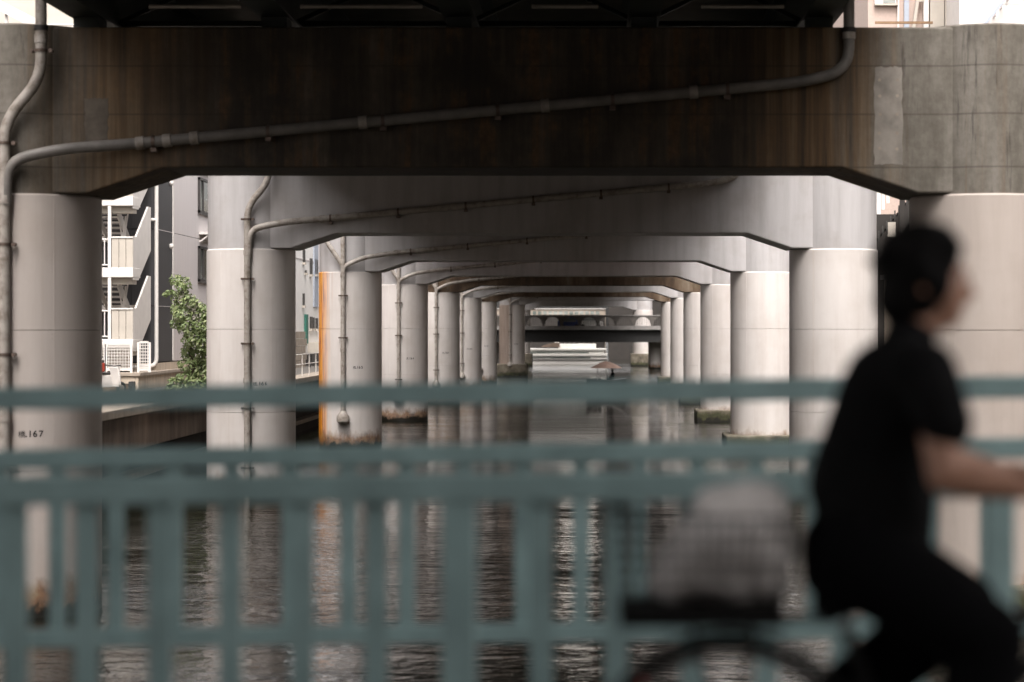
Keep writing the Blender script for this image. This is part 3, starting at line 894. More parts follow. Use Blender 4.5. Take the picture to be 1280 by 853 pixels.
cl = [(220, 350, 6, 6), (229, 357, 8, 9), (212, 366, 5, 3), (207, 368, 3, 2), (225, 372, 9, 8), (236, 378, 9, 8), (221, 386, 6, 8), (231, 395, 12, 9), (246, 384, 8, 7), (255, 392, 10, 9),
      (222, 405, 8, 6), (238, 408, 14, 9), (256, 408, 14, 11), (265, 400, 10, 14), (243, 424, 13, 9), (259, 428, 14, 12), (236, 440, 8, 8), (250, 445, 14, 10), (265, 448, 12, 14), (238, 458, 12, 10), (255, 466, 16, 12),
      (230, 474, 9, 7), (246, 480, 15, 9), (265, 482, 14, 12), (218, 480, 8, 6), (227, 488, 14, 6), (212, 488, 6, 4), (250, 494, 18, 8), (272, 470, 12, 20)]
for px, py, rx, ry in cl:
    c = P(px, py, TY + rng.uniform(-.6, .6)); k = TY / F
    leaves(crown, c, (rx * k * 1.3, rx * k * 1.5, ry * k * 1.3), int(1.9 * max(rx, 4) * max(ry, 4)), .085, rng)
for px, py, rx, ry in ((240, 385, 9, 10), (246, 398, 8, 7), (228, 372, 6, 9), (222, 400, 5, 6)):
    leaves(pale, P(px, py, TY - .5), (rx * TY / F, rx * TY / F, ry * TY / F), int(1.1 * rx * ry), .07, rng)
obj('crown', crown, M['leaf'], tree, smooth=False, recalc=False)
obj('blossom', pale, M['leaf_pale'], tree, smooth=False, recalc=False)

M['bright_wall'] = simple('bright_white_cladding', (.80, .79, .77), .5, var=.06)
# ------------------------------------------------------------------ left bank, farther: bright white building in the gap beside the rust streak
bB = empty('white_building', (-17.3, 125, BANK_Z), 'tall white building with slit windows seen beside the orange rust streak', 'building')
obj('wall', MB().box(-32, -17.3, 118, 150, 2.0, 15), M['bright_wall'], bB, smooth=False)
def yfor(px, X=-17.3): return X * F / (px - VX)
obj('blue_panel', MB().box(-17.3, -17.22, yfor(391.5), yfor(396.5), 6.2, 14.9), M['bluegrey'], bB, smooth=False)
obj('blue_panel', MB().box(-17.3, -17.24, yfor(397.5), yfor(399), 6.2, 14.9), M['grey_siding'], bB, smooth=False)
for px0, px1, py0, py1 in ((378.2, 379.6, 312, 328), (387, 388.8, 323, 343), (392.5, 393.4, 324, 343), (394.3, 395.6, 325, 343), (378, 379, 367, 382), (387, 389, 396, 411), (390.4, 391.6, 397, 411), (394.2, 395.8, 398, 411),
                           (378.4, 379.6, 270, 286), (387, 389, 262, 282), (380.8, 381.6, 338, 341)):
    y0, y1 = yfor(px0), yfor(px1); z0, z1 = zpx(py1, y0), zpx(py0, y0)
    f = obj('window', MB().box(-17.3, -17.20, y0, y1, z0, z1), M['frame'], bB, smooth=False)
    obj('sill', MB().box(-17.3, -17.14, y0 - .06, y1 + .06, z0 - .14, z0 - .003), M['cream'], bB, smooth=False)
for zc in (9.0, 12.3):
    obj('joint_trim', MB().box(-17.3, -17.27, 118.2, 149.8, zc - .03, zc + .03), M['grey_siding'], bB, smooth=False)
obj('green_sheet', MB().box(-17.3, -17.16, yfor(380), yfor(382.6), zpx(430, 127.5), zpx(393, 127.5)), M['teal_tarp'], bB, smooth=False)
obj('balcony', MB().box(-17.3, -16.5, yfor(384.5), yfor(400), zpx(441, 131), zpx(428, 131)), M['cream'], bB, smooth=False)
obj('balcony_slot', MB().box(-16.5, -16.46, yfor(384.8), yfor(386.6), zpx(438, 130), zpx(431, 130)), M['frame'], bB, smooth=False)
obj('undercroft', MB().box(-17.3, -17.10, yfor(382), yfor(400), BANK_Z + .02, zpx(443, 131)), M['dark_wall'], bB, smooth=False)
for px in (386, 391, 396):
    obj('post', MB().box(-16.75, -16.6, yfor(px, -16.7), yfor(px, -16.7) + .25, BANK_Z, zpx(441.3, 131)), M['frame'], bB, smooth=False)
gw = empty('block_wall', (-16.9, 122, BANK_Z), 'grey block wall on the quay at the foot of the tall white building', 'wall')
k0 = None
for r_ in range(5):
    for c_ in range(6):
        y = 118.4 + c_ * 1.25 + (.6 if r_ % 2 else 0)
        if k0 is None:
            k0 = obj('block', MB().box(-17.1, -16.9, y, y + 1.22, BANK_Z, BANK_Z + .40), M['quay_cap'], gw, smooth=False); yk = y
        else:
            share(k0, 'block', gw, (0, y - yk, r_ * .42))
# ------------------------------------------------------------------ right bank
bD = empty('pink_building', (14, 97, BANK_Z), 'pinkish tiled building above the right end of the front beam', 'building')
obj('wall', MB().box(12.55, 15.95, 97, 112, 2.0, 25), M['pink_wall'], bD, smooth=False)
def onD(px0, px1, py0, py1, name, mat, Y=96.95, d=.12):
    a = P(px0, py1, Y); b = P(px1, py0, Y)
    return obj(name, MB().box(a.x, b.x, Y - d, Y + .06, a.z, b.z), mat, bD, smooth=False)
onD(1093, 1120, -30, 5, 'window', M['white'])
onD(1104, 1119, -28, 4, 'pane', M['glass'], 96.82, .02)
onD(1093, 1122, 5.3, 7.5, 'sill', M['cream'], 96.95, .2)
onD(1121.5, 1123.5, -60, 60, 'downpipe', M['white'], 96.95, .15)
onD(1130, 1136, -60, 60, 'blue_strip', M['bluegrey'], 96.95, .10)
onD(1153.5, 1160, -60, 60, 'white_pilaster', M['white'], 96.95, .25)
onD(1161.5, 1179, -60, 60, 'cream_bay', M['cream'], 96.95, .30)
onD(1180, 1182, -60, 60, 'edge_trim', M['cream'], 96.95, .33)
obj('slanted_prop', MB().prism([(P(1139, 0, 96.8).x, P(0, 40, 96.8).z), (P(1143, 0, 96.8).x, P(0, 40, 96.8).z), (P(1148, 0, 96.8).x, P(0, 3, 96.8).z), (P(1153, 0, 96.8).x, P(0, 3, 96.8).z), (P(1153, 0, 96.8).x, P(0, -3, 96.8).z), (P(1145, 0, 96.8).x, P(0, -3, 96.8).z)], 'y', 96.6, 96.85), M['cream'], bD, smooth=False)
onD(1094, 1166, 27, 30, 'balcony_rail', M['brown_wall'], 96.0, .05)
bE = empty('white_building', (20, 92, BANK_Z), 'bright white building at the top right corner beyond the front beam', 'building')
obj('wall', MB().box(16.05, 34, 93, 112, 2.0, 27), M['white'], bE, smooth=False)
for k in range(9):
    z = 4 + k * 2.5
    obj('siding_panel', MB().box(16.0, 34.05, 92.93, 92.998, z + .012, z + 2.488), M['white'], bE, smooth=False)
a = P(1228, 34, 92.4); b = P(1262, -8, 92.4)
obj('stair_handrail', MB().bar(a, b, .06, .12), M['bluegrey'], bE)
for k in range(5):
    q = a.lerp(b, k / 4)
    obj('rail_bracket', MB().box(q.x - .03, q.x + .03, 92.4, 92.93, q.z - .25, q.z - .05), M['grey_siding'], bE)
# dark iron stair seen between the two right-hand columns
sR = empty('iron_stair', (13.4, 90, BANK_Z), 'dark iron stair climbing to the right in the gap between the right-hand columns', 'staircase')
Ys = 90.0
a = P(1085, 318, Ys); b = P(1160, 222, Ys)
dv = Vector((b.x - a.x, 0, b.z - a.z))
for dy in (0, 1.1):
    obj('stringer', MB().prism([(a.x, a.z - .9), (a.x, a.z), (b.x, b.z), (b.x, b.z - .9)], 'y', Ys + dy, Ys + dy + .08), M['dark_wall'], sR, smooth=False)
tr0 = None
for k in range(16):
    q = a + dv * (k / 15)
    if tr0 is None:
        tr0 = obj('tread', MB().box(q.x, q.x + .30, Ys + .09, Ys + 1.09, q.z + .02, q.z + .07), M['dark_wall'], sR, smooth=False)
        bl0 = obj('baluster', MB().box(q.x + .1, q.x + .16, Ys + .02, Ys + .06, q.z, q.z + .55), M['frame'], sR, smooth=False); q0 = q
    else:
        share(tr0, 'tread', sR, tuple(q - q0)); share(bl0, 'baluster', sR, tuple(q - q0))
obj('stair_wall', MB().box(P(1080, 0, 91.4).x, P(1150, 0, 91.4).x, 91.4, 91.6, BANK_Z, P(0, 268, 91.4).z), M['dark_wall'], sR, smooth=False)
obj('white_slat', MB().box(P(1096, 0, 92).x, P(1101, 0, 92).x, 92.0, 92.1, P(0, 275, 92).z, P(0, 225, 92).z), M['white'], sR, smooth=False)
for q in range(1, 4):
    obj('white_slat', MB().box(P(1096 + 6 * q, 0, 92).x, P(1100 + 6 * q, 0, 92).x, 92.0, 92.1, P(0, 270 - 8 * q, 92).z, P(0, 225, 92).z), M['white'], sR, smooth=False)
wp = P(1118, 286, 89)
obj('notice_panel', MB().box(wp.x - .18, wp.x + .14, 89.6, 89.66, wp.z - .32, wp.z + .30), M['cream'], sR, smooth=False)
obj('hanging_post', MB().box(P(1127, 0, 89).x, P(1133, 0, 89).x, 89.4, 89.6, BANK_Z, 10.4), M['dark_wall'], sR, smooth=False)
lo = empty('dark_hut', (13.5, 80, BANK_Z), 'dark low hut on the right bank between the columns, behind the cyclist', 'building')
obj('wall', MB().box(12.2, 19, 84, 89, BANK_Z, 6.9), M['beige'], lo, smooth=False)
obj('roof', MB().box(12.05, 19.2, 83.8, 89.2, 6.905, 7.1), M['frame'], lo, smooth=False)

# ------------------------------------------------------------------ unseen blocks added to keep low sky light off the piers
M['brown_dark'] = simple('brown_tile_wall', (.13, .10, .08), .8, scale=3)
def block(x0, x1, y0, y1, h, mat, label):
    t = empty('light_blocker_block', ((x0 + x1) / 2, (y0 + y1) / 2, BANK_Z), label, 'building')
    obj('wall', MB().box(x0, x1, y0, y1, 1.5, h), mat, t, smooth=False)
    obj('roof_edge', MB().box(x0 - .12, x1 + .12, y0 - .12, y1 + .12, h + .003, h + .4), M['quay_cap'], t, smooth=False)
    s = 1 if x0 < 0 else -1
    xf = x1 if x0 < 0 else x0
    z = 4.2; w0 = None
    while z < h - 2:
        y = y0 + 1.5
        while y < y1 - 2.5:
            if w0 is None:
                w0 = obj('window', MB().box(min(xf, xf + .06 * s), max(xf, xf + .06 * s), y, y + 1.6, z, z + 1.4), M['glass'], t, smooth=False); b0 = (y, z)
            else:
                share(w0, 'window', t, (0, y - b0[0], z - b0[1]))
            y += 4.2
        z += 3.0
    return t
block(-44, -23, 20, 72, 20, M['brown_dark'], 'added brown block left of the staircase building, outside the view, blocking sky light')
block(-44, -21, 156, 330, 20, M['brown_dark'], 'added long brown block on the left bank far down the canal, blocking sky light')
block(13.2, 44, 17, 49, 23, M['brown_dark'], 'added brown block on the right bank beside the nearest pier, outside the view, blocking sky light')
block(21, 44, 50, 84, 20, M['brown_dark'], 'added brown block on the right bank opposite the tall staircase building, outside the view, blocking sky light')
block(21, 44, 116, 328, 20, M['brown_dark'], 'added long brown block on the right bank far down the canal, blocking sky light')
block(-44, -18, -150, -30, 24, M['brown_dark'], 'added brown block on the left bank behind the photographer, blocking sky light')
block(15, 44, -150, -30, 24, M['brown_dark'], 'added brown block on the right bank behind the photographer, blocking sky light')

# ------------------------------------------------------------------ far end of the canal
M['boat_white'] = simple('boat_gelcoat', (.80, .78, .74), .35, var=.05)
M['pier_brown'] = simple('dark_bridge_paint', (.11, .10, .09), .7, var=.3)
M['grey_metal'] = simple('grey_metal', (.25, .24, .23), .5)
YBr = 250.0
ab = empty('arched_bridge', (0, YBr, 4.6), 'low road bridge far down the canal with arch openings in its parapet', 'bridge')
kb = YBr / F
zt, zb_, zs = zpx(394, YBr), zpx(407.5, YBr), zpx(412.5, YBr)
obj('deck_edge', MB().box(-22, 22, YBr - .15, YBr + 9, zs, zb_ - .003), M['grey_metal'], ab, smooth=False)
obj('girder', MB().box(-22, 22, YBr + .35, YBr + 8.6, zpx(428, YBr), zs - .003), M['groove'], ab, smooth=False)
arch0 = None; post0 = None
pitch = 22.6 * kb
for k in range(-7, 9):
    cx = xpx(668 + 22.6 * k, YBr)
    if arch0 is None:
        hw = pitch / 2 - .12; aw = 9.8 * kb; hh = zt - .12 - zb_; ah = 10.5 * kb
        m = MB(); n = 12; vs = []; fs = []
        for yy in (YBr - .12, YBr + .12):
            for q in range(n + 1):
                t = math.pi * q / n
                vs.append((cx - aw * math.cos(t), yy, zb_ + .06 + ah * math.sin(t)))
                xo = max(-hw, min(hw, -hw * math.cos(t) * 1.5))
                vs.append((cx + xo, yy, zt - .12 if 0 < q < n else zb_ + .06))
        w2 = 2 * (n + 1)
        for q in range(n):
            a = 2 * q
            fs += [(a, a + 1, a + 3, a + 2), (w2 + a, w2 + a + 2, w2 + a + 3, w2 + a + 1), (a, a + 2, w2 + a + 2, w2 + a), (a + 1, w2 + a + 1, w2 + a + 3, a + 3)]
        m.add(vs, fs)
        arch0 = obj('parapet_arch', m, M['pier_brown'], ab, smooth=False); ax0 = cx
        gm = MB()
        for q in range(9):
            gx = cx - aw + (q + .5) * 2 * aw / 9; gh = ah * math.sqrt(max(0, 1 - ((gx - cx) / aw) ** 2))
            gm.box(gx - .02, gx + .02, YBr - .02, YBr + .02, zb_ + .06, zb_ + .06 + gh)
        gr0 = obj('arch_grille', gm, M['pier_brown'], ab, smooth=False)
        post0 = obj('parapet_post', MB().box(cx + pitch / 2 - .12, cx + pitch / 2 + .12, YBr - .16, YBr + .16, zb_, zt - .11), M['pier_brown'], ab, smooth=False)
    else:
        for s_, nm in ((arch0, 'parapet_arch'), (gr0, 'arch_grille'), (post0, 'parapet_post')):
            share(s_, nm, ab, (cx - ax0, 0, 0))
obj('handrail', MB().box(-22, 22, YBr - .2, YBr + .2, zt - .105, zt), M['grey_metal'], ab, smooth=False)
for x in (7.6, -10.5):
    obj('bridge_pillar', MB().lathe(x, YBr + 4, [(.9, -2), (.9, zpx(428, YBr) - .004)], 24), M['jacket'], ab)

M['blue_car'] = simple('blue_car_paint', (.03, .06, .22), .3, bump=0)
def far_vehicle(px, L, H, mat, label, cat):
    x = xpx(px, 254); z0 = zs + .02
    t = empty('far_' + cat, (x, 254, z0), label, cat)
    obj('body', MB().prism([(x - L / 2, z0 + .25), (x - L / 2, z0 + H * .58), (x - L * .38, z0 + H), (x + L * .22, z0 + H), (x + L * .36, z0 + H * .6), (x + L / 2, z0 + H * .5), (x + L / 2, z0 + .25)], 'y', 253.2, 254.8), mat, t, bevel=.06)
    obj('side_window', MB().prism([(x - L * .34, z0 + H * .62), (x - L * .30, z0 + H * .92), (x + L * .19, z0 + H * .92), (x + L * .29, z0 + H * .62)], 'y', 253.17, 253.22), M['glass'], t, smooth=False)
    for dx in (-.3, .3):
        obj('wheel', MB().tube([(x + dx * L, 253.15, z0 + .32), (x + dx * L, 253.4, z0 + .32)], .32, 14), M['black'], t)
far_vehicle(712, 2.9, 1.5, M['blue_car'], 'small blue car seen through a parapet arch of the far bridge', 'car')
far_vehicle(738, 3.1, 1.75, M['boat_white'], 'white van seen through a parapet arch of the far bridge', 'van')
# moored excursion boat beyond the bridge
YE = 286.0
ex = empty('excursion_boat', (-5, YE + 2, 0), 'long white flat-roofed excursion boat moored beyond the arched bridge', 'boat')
x0, x1 = xpx(560, YE), xpx(758, YE)
ke = YE / F
def lay(nm, xa, xb, py0, py1, mat, dy=0, depth=4):
    return obj(nm, MB().box(xa, xb, YE + dy, YE + dy + depth, zpx(py1, YE), zpx(py0, YE)), mat, ex, smooth=False, bevel=.03)
obj('hull', MB().prism([(x0, -.4), (x0 - .6, zpx(450, YE)), (x1 + .25, zpx(450, YE)), (x1 - .1, -.4)], 'y', YE, YE + 4.2), M['boat_white'], ex, bevel=.05)
lay('rub_rail', x0 - .5, x1 + .2, 449.2, 450.6, M['grey_metal'], -.08, 4.3)
lay('cabin', x0, x1, 445.5, 449.1, M['boat_white'], .12, 3.9)
lay('lower_window_band', x0 + .5, xpx(738, YE), 446.2, 448.3, M['glass'], .08, .06)
lay('belt', x0 - .2, x1 + .1, 442.5, 445.4, M['boat_white'], .0, 4.1)
lay('upper_cabin', x0, x1 - .3, 438.5, 442.4, M['boat_white'], .12, 3.9)
lay('upper_window_band', x0 + .5, xpx(736, YE), 440, 442, M['glass'], .08, .06)
lay('roof', x0 - .2, x1, 436.0, 438.4, M['boat_white'], .0, 4.1)
lay('roof_box', xpx(698, YE), xpx(745, YE), 430.2, 435.9, M['boat_white'], .6, 2.6)
obj('canopy', MB().prism([(xpx(676, YE), zpx(434, YE)), (xpx(680, YE), zpx(431.5, YE)), (xpx(694, YE), zpx(428.6, YE)), (xpx(699, YE), zpx(429, YE)), (xpx(700, YE), zpx(434, YE))], 'y', YE + .3, YE + 3), M['quay'], ex)
lay('mast_box', xpx(693, YE), xpx(698.5, YE), 425.3, 429, M['boat_white'], 1.0, .6)
ur0 = None
for k in range(8):
    x = xpx(700 + k * 6, YE)
    if ur0 is None:
        ur0 = obj('stanchion', MB().box(x - .03, x + .03, YE + .7, YE + .76, zpx(430.1, YE), zpx(426.5, YE)), M['grey_metal'], ex, smooth=False); ux = x
    else: share(ur0, 'stanchion', ex, (x - ux, 0, 0))

# small boat with a parasol, a person sitting at its stern
YS = 181.0
sb = empty('small_boat', (xpx(757, YS), YS, 0), 'small dark boat under the beige parasol in the middle of the canal', 'boat')
xa, xb = xpx(733, YS), xpx(783, YS)
hull = MB()
vs = []; fs = []
N = 12
for q in range(N + 1):
    f = q / N; x = xa + (xb - xa) * f
    wd = .75 * min(1, (math.sin(math.pi * min(f * .9 + .12, 1)) + .25)); wd = max(wd, .06)
    sh = .42 + .18 * (2 * f - 1) ** 2
    vs += [(x, YS - wd, sh), (x, YS - wd * .75, -.15), (x, YS + wd * .75, -.15), (x, YS + wd, sh)]
for q in range(N):
    for j in range(3):
        a = q * 4 + j; fs.append((a, a + 4, a + 5, a + 1))
fs.append((0, 1, 2, 3)); fs.append((N * 4 + 3, N * 4 + 2, N * 4 + 1, N * 4))
hull.add(vs, fs)
obj('hull', hull, M['frame'], sb)
obj('gunwale', MB().tube([(v[0], v[1], v[2] + .02) for v in vs[0::4]], .03, 6), M['grey_metal'], sb)
obj('gunwale', MB().tube([(v[0], v[1], v[2] + .02) for v in vs[3::4]], .035, 6), M['bluegrey'], sb)
obj('thwart', MB().box(xpx(764, YS) - .2, xpx(764, YS) + .2, YS - .6, YS + .6, .36, .42), M['brown_wall'], sb, smooth=False)
obj('locker', MB().box(xpx(738, YS), xpx(752, YS), YS - .5, YS + .5, .2, .58), M['frame'], sb, smooth=False, bevel=.03)
M['parasol'] = simple('parasol_canvas', (.42, .29, .235), .8, var=.15)
pu = empty('parasol', (xpx(757.5, YS), YS, .4), 'beige parasol standing on the small dark boat', 'parasol')
cxp = xpx(757.5, YS); rp = 20 * YS / F; zc, ze = zpx(451.5, YS), zpx(460.3, YS)
for k in range(8):
    a0, a1 = 2 * math.pi * k / 8, 2 * math.pi * (k + 1) / 8
    m = MB(); vs = []; fs = []
    for i in range(6):
        f = i / 5
        for j in range(5):
            a = a0 + (a1 - a0) * j / 4
            rr = rp * f * (1 - .06 * math.sin(math.pi * j / 4) * f)
            vs.append((cxp + rr * math.cos(a), YS + rr * math.sin(a), zc + (ze - zc) * f ** 1.35))
    for i in range(5):
        for j in range(4):
            a = i * 5 + j; fs.append((a, a + 1, a + 6, a + 5))
    m.add(vs, fs)
    obj('canopy_panel', m, M['parasol'], pu, recalc=False)
for x in (747, 757.5):
    obj('pole', MB().tube([(xpx(x, YS), YS - (0 if x > 750 else .5), .45), (xpx(x, YS), YS - (0 if x > 750 else .5), zc - (.05 if x > 750 else .28))], .03, 8), M['white'], pu)

# far buildings closing the canal
fb = empty('far_building', (-6, 345, BANK_Z), 'pale building closing the far end of the canal above the arched bridge', 'building')
obj('wall', MB().box(-60, xpx(757, 345), 345, 360, -1, zpx(386.6, 345)), M['quay_cap'], fb, smooth=False)
obj('dark_ground_floor', MB().box(-59, xpx(756, 345), 344.96, 345.02, -1, zpx(394.5, 345)), M['dark_wall'], fb, smooth=False)  # dark panel over the lower storey, behind the parapet arches
wn0 = None
for r_ in range(2):
    for k in range(16):
        x = -11 + k * .85
        if x > 1.6: continue
        if wn0 is None:
            wn0 = obj('window', MB().box(x - .3, x + .3, 344.93, 345.02, 7.05, 7.6), M['glass'], fb, smooth=False); wx = x
        elif r_ == 0: share(wn0, 'window', fb, (x - wx, 0, 0))
obj('roof_edge', MB().box(-60, xpx(757.5, 345), 344.8, 360, zpx(386.55, 345), zpx(385.9, 345)), M['white'], fb, smooth=False)
fd = empty('dark_far_building', (20, 335, BANK_Z), 'dark building at the far right end of the canal', 'building')
obj('wall', MB().box(xpx(761, 335), 60, 335, 350, -1, 9.3), M['dark_wall'], fd, smooth=False)  # wall coloured near black all over
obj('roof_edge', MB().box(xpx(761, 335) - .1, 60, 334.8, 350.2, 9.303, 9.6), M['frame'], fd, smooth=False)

# ------------------------------------------------------------------ the cyclist
YC = 5.2
def C(px, py, dy=0.0):
    return Vector(((px - VX) * YC / F, YC + dy, CAM_Z - (py - VY) * YC / F))
M['skin'] = simple('skin', (.34, .18, .12), .5, var=.12, scale=12, bump=.03)
M['shirt'] = simple('black_cotton', (.007, .007, .0075), .95, var=.6, scale=7, bump=.4, spec=.1)
M['trousers'] = simple('black_trouser_cloth', (.003, .003, .0035), .95, var=.3, scale=20, bump=.2, spec=.05)
M['hair'] = simple('black_hair', (.003, .0025, .0025), .7, var=.3, scale=30, stretch=(1, 1, .3), bump=.5, spec=.1)
M['shoe'] = simple('dark_shoe', (.03, .03, .03), .6)
M['bike_black'] = simple('black_bike_paint', (.006, .006, .006), .5, spec=.2)
M['tyre'] = simple('tyre_rubber', (.012, .012, .012), .9, spec=.15)
M['chrome'] = simple('steel_parts', (.45, .45, .45), .25, 1.0, var=.1)
M['reflector'] = simple('red_reflector', (.35, .01, .01), .2, bump=0)
M['bag'] = simple('grey_white_bag_cloth', (.74, .71, .69), .8, var=.45, scale=7, stretch=(1, 1, .5), bump=.5)
M['eye'] = simple('eye_white', (.7, .68, .65), .2, bump=0)
M['iris'] = simple('dark_iris', (.02, .012, .008), .15, bump=0)
M['lips'] = simple('lips', (.33, .13, .10), .5, bump=0)

def blob(name, mb, mat, parent, voxel=.012, it=4, fac=.6):
    o = obj(name, mb, mat, parent)
    r = o.modifiers.new('remesh', 'REMESH'); r.mode = 'VOXEL'; r.voxel_size = voxel; r.use_smooth_shade = True
    s_ = o.modifiers.new('smooth', 'SMOOTH'); s_.iterations = it; s_.factor = fac
    return o
per = empty('person', C(1065, 735), 'cyclist in black T-shirt and black trousers riding to the right, short black hair', 'person')
px1 = YC / F
b = MB()
hd = C(1153, 343)
b.ellipsoid(hd, .096, .076, .115)                               # skull
b.ellipsoid(C(1172, 360), .072, .066, .092)                     # face
b.capsule(C(1170, 395), C(1187, 393), .040, .032, 1.1, 1.0)     # jaw and chin
b.capsule(C(1205, 352), C(1213, 367), .010, .016, 1, 1)         # nose
b.ellipsoid(C(1196, 378), .022, .030, .018)                     # mouth
b.ellipsoid(C(1200, 342), .022, .048, .014)                     # brow
for sy in (-1, 1):
    b.ellipsoid(C(1150, 356, .076 * sy), .020, .012, .032)      # ears
b.capsule(C(1132, 430), C(1152, 385), .062, .056)               # neck
b.capsule(C(1126, 480), C(1134, 425), .07, .058, 1.0, 1.0)
def arm(sy, sh, el, wr, hand):
    b.capsule(sh, el, .052, .044); b.capsule(el, el.lerp(wr, .35), .044, .043); b.capsule(el.lerp(wr, .35), wr, .043, .028)
    d = (hand - wr).normalized()
    b.capsule(wr, hand, .028, .036, .75, .6)
    kn = hand + d * .03
    for q, (ln, off) in enumerate(((.075, -.030), (.082, -.010), (.077, .010), (.062, .028))):    # fingers curled round the grip
        k0 = hand + Vector((.022, off, .012)); k1 = k0 + Vector((ln * .48, 0, .004)); k2 = k1 + Vector((ln * .10, 0, -ln * .42)); k3 = k2 + Vector((-ln * .30, 0, -ln * .12))
        b.capsule(k0, k1, .0105, .0098, n=8); b.capsule(k1, k2, .0098, .009, n=8); b.capsule(k2, k3, .009, .008, n=8)
    t0 = hand + Vector((-.02, -.030 * sy * -1, -.012)); t1 = t0 + Vector((.035, .012 * sy * -1, -.028)); t2 = t1 + Vector((.03, .0, -.006))
    b.capsule(t0, t1, .014, .0115, n=8); b.capsule(t1, t2, .0115, .009, n=8)
arm(-1, C(1150, 465, -.17), C(1163, 588, -.23), C(1262, 602, -.27), C(1288, 604, -.275))
arm(1, C(1156, 462, .17), C(1192, 583, .24), C(1275, 600, .27), C(1298, 603, .275))
# ankles
b.capsule(C(1190, 985, -.10), C(1188, 1010, -.10), .034, .036); b.capsule(C(1036, 905, .10), C(1033, 930, .10), .034, .036)
# hidden trunk, so that the body is one figure under the clothes
b.capsule(C(1124, 490), C(1080, 660), .075, .085, 1.2, 1.4)
for sy, kn, an in ((-1, C(1226, 790, -.11), C(1190, 985, -.10)), (1, C(1212, 770, .11), C(1036, 905, .10))):
    hp = C(1066, 705, .09 * sy)
    b.capsule(hp, kn, .075, .052); b.capsule(kn, an, .05, .034)
blob('body', b, M['skin'], per, .0075, 3, .5)
s = MB()
s.capsule(C(1112, 484), C(1074, 606), .120, .130, 1.4, 1.25)
s.capsule(C(1128, 490), C(1108, 625), .100, .118, 1.4, 1.25)
s.capsule(C(1088, 590), C(1066, 690), .122, .112, 1.25, 1.3)
s.capsule(C(1108, 610), C(1104, 690), .125, .122, 1.15, 1.2)
s.capsule(C(1128, 446, -.10), C(1128, 446, .10), .062, .062)
s.capsule(C(1132, 458, -.165), C(1132, 458, .165), .070, .070)
s.capsule(C(1132, 440), C(1140, 410), .072, .064)
s.capsule(C(1146, 462, -.170), C(1164, 526, -.212), .072, .066)
s.capsule(C(1148, 462, .170), C(1174, 524, .212), .072, .066)
blob('t_shirt', s, M['shirt'], per, .012, 6, .6)
tr = MB()
tr.capsule(C(1066, 690, -.07), C(1066, 690, .07), .125, .125)
tr.capsule(C(1052, 715, -.085), C(1052, 715, .085), .095, .095)
for sy, kn, an in ((-1, C(1226, 790, -.11), C(1188, 980, -.10)), (1, C(1212, 765, .11), C(1042, 895, .10))):
    hp = C(1072, 696, .085 * sy)
    tr.capsule(hp, hp.lerp(kn, .5), .125, .112); tr.capsule(hp.lerp(kn, .5), kn, .112, .092)
    tr.capsule(kn, kn.lerp(an, .4), .092, .096); tr.capsule(kn.lerp(an, .4), an, .096, .080)
blob('trousers', tr, M['trousers'], per, .012, 5, .6)
h = MB(); rng = random.Random(5)
h.ellipsoid(C(1144, 330), .102, .090, .104)
h.ellipsoid(C(1138, 356), .082, .086, .078)
h.ellipsoid(C(1166, 308), .070, .076, .052)
h.ellipsoid(C(1183, 311), .034, .066, .030)
h.ellipsoid(C(1176, 308), .052, .070, .042)
h.ellipsoid(C(1152, 300), .090, .080, .050)
h.ellipsoid(C(1162, 352, -.052), .050, .040, .062)
h.ellipsoid(C(1150, 378, -.045), .040, .036, .040)
h.ellipsoid(C(1172, 326, -.040), .048, .045, .046)
h.ellipsoid(C(1187, 320), .030, .060, .026)
h.ellipsoid(C(1127, 374), .068, .080, .070)
h.ellipsoid(C(1130, 396), .050, .060, .040)
for k in range(26):
    a = rng.uniform(-2.9, -.35); yy = rng.uniform(-.07, .07)
    h.ellipsoid(C(1148 + 48 * math.cos(a), 336 + 46 * math.sin(a), yy), .028, .026, .024, 8, 5)
for sy in (-1, 1):
    h.capsule(C(1150, 340, .076 * sy), C(1156, 366, .076 * sy), .026, .010)
blob('hair', h, M['hair'], per, .010, 3, .5)
for sy in (-1, 1):
    e = obj('eye', MB().ellipsoid(C(1200, 350, .030 * sy), .011, .012, .010), M['eye'], per)
    obj('iris', MB().ellipsoid(C(1204.6, 350, .031 * sy), .004, .006, .006), M['iris'], e)
obj('mouth', MB().ellipsoid(C(1206, 379), .006, .022, .007), M['lips'], per)
for sy, a_ in ((-1, C(1190, 1015, -.10)), (1, C(1034, 932, .10))):
    m = MB(); m.capsule(a_ + Vector((-.05, 0, -.02)), a_ + Vector((.15, 0, -.035)), .045, .036, .9, .85)
    blob('shoe', m, M['shoe'], per, .010, 3)

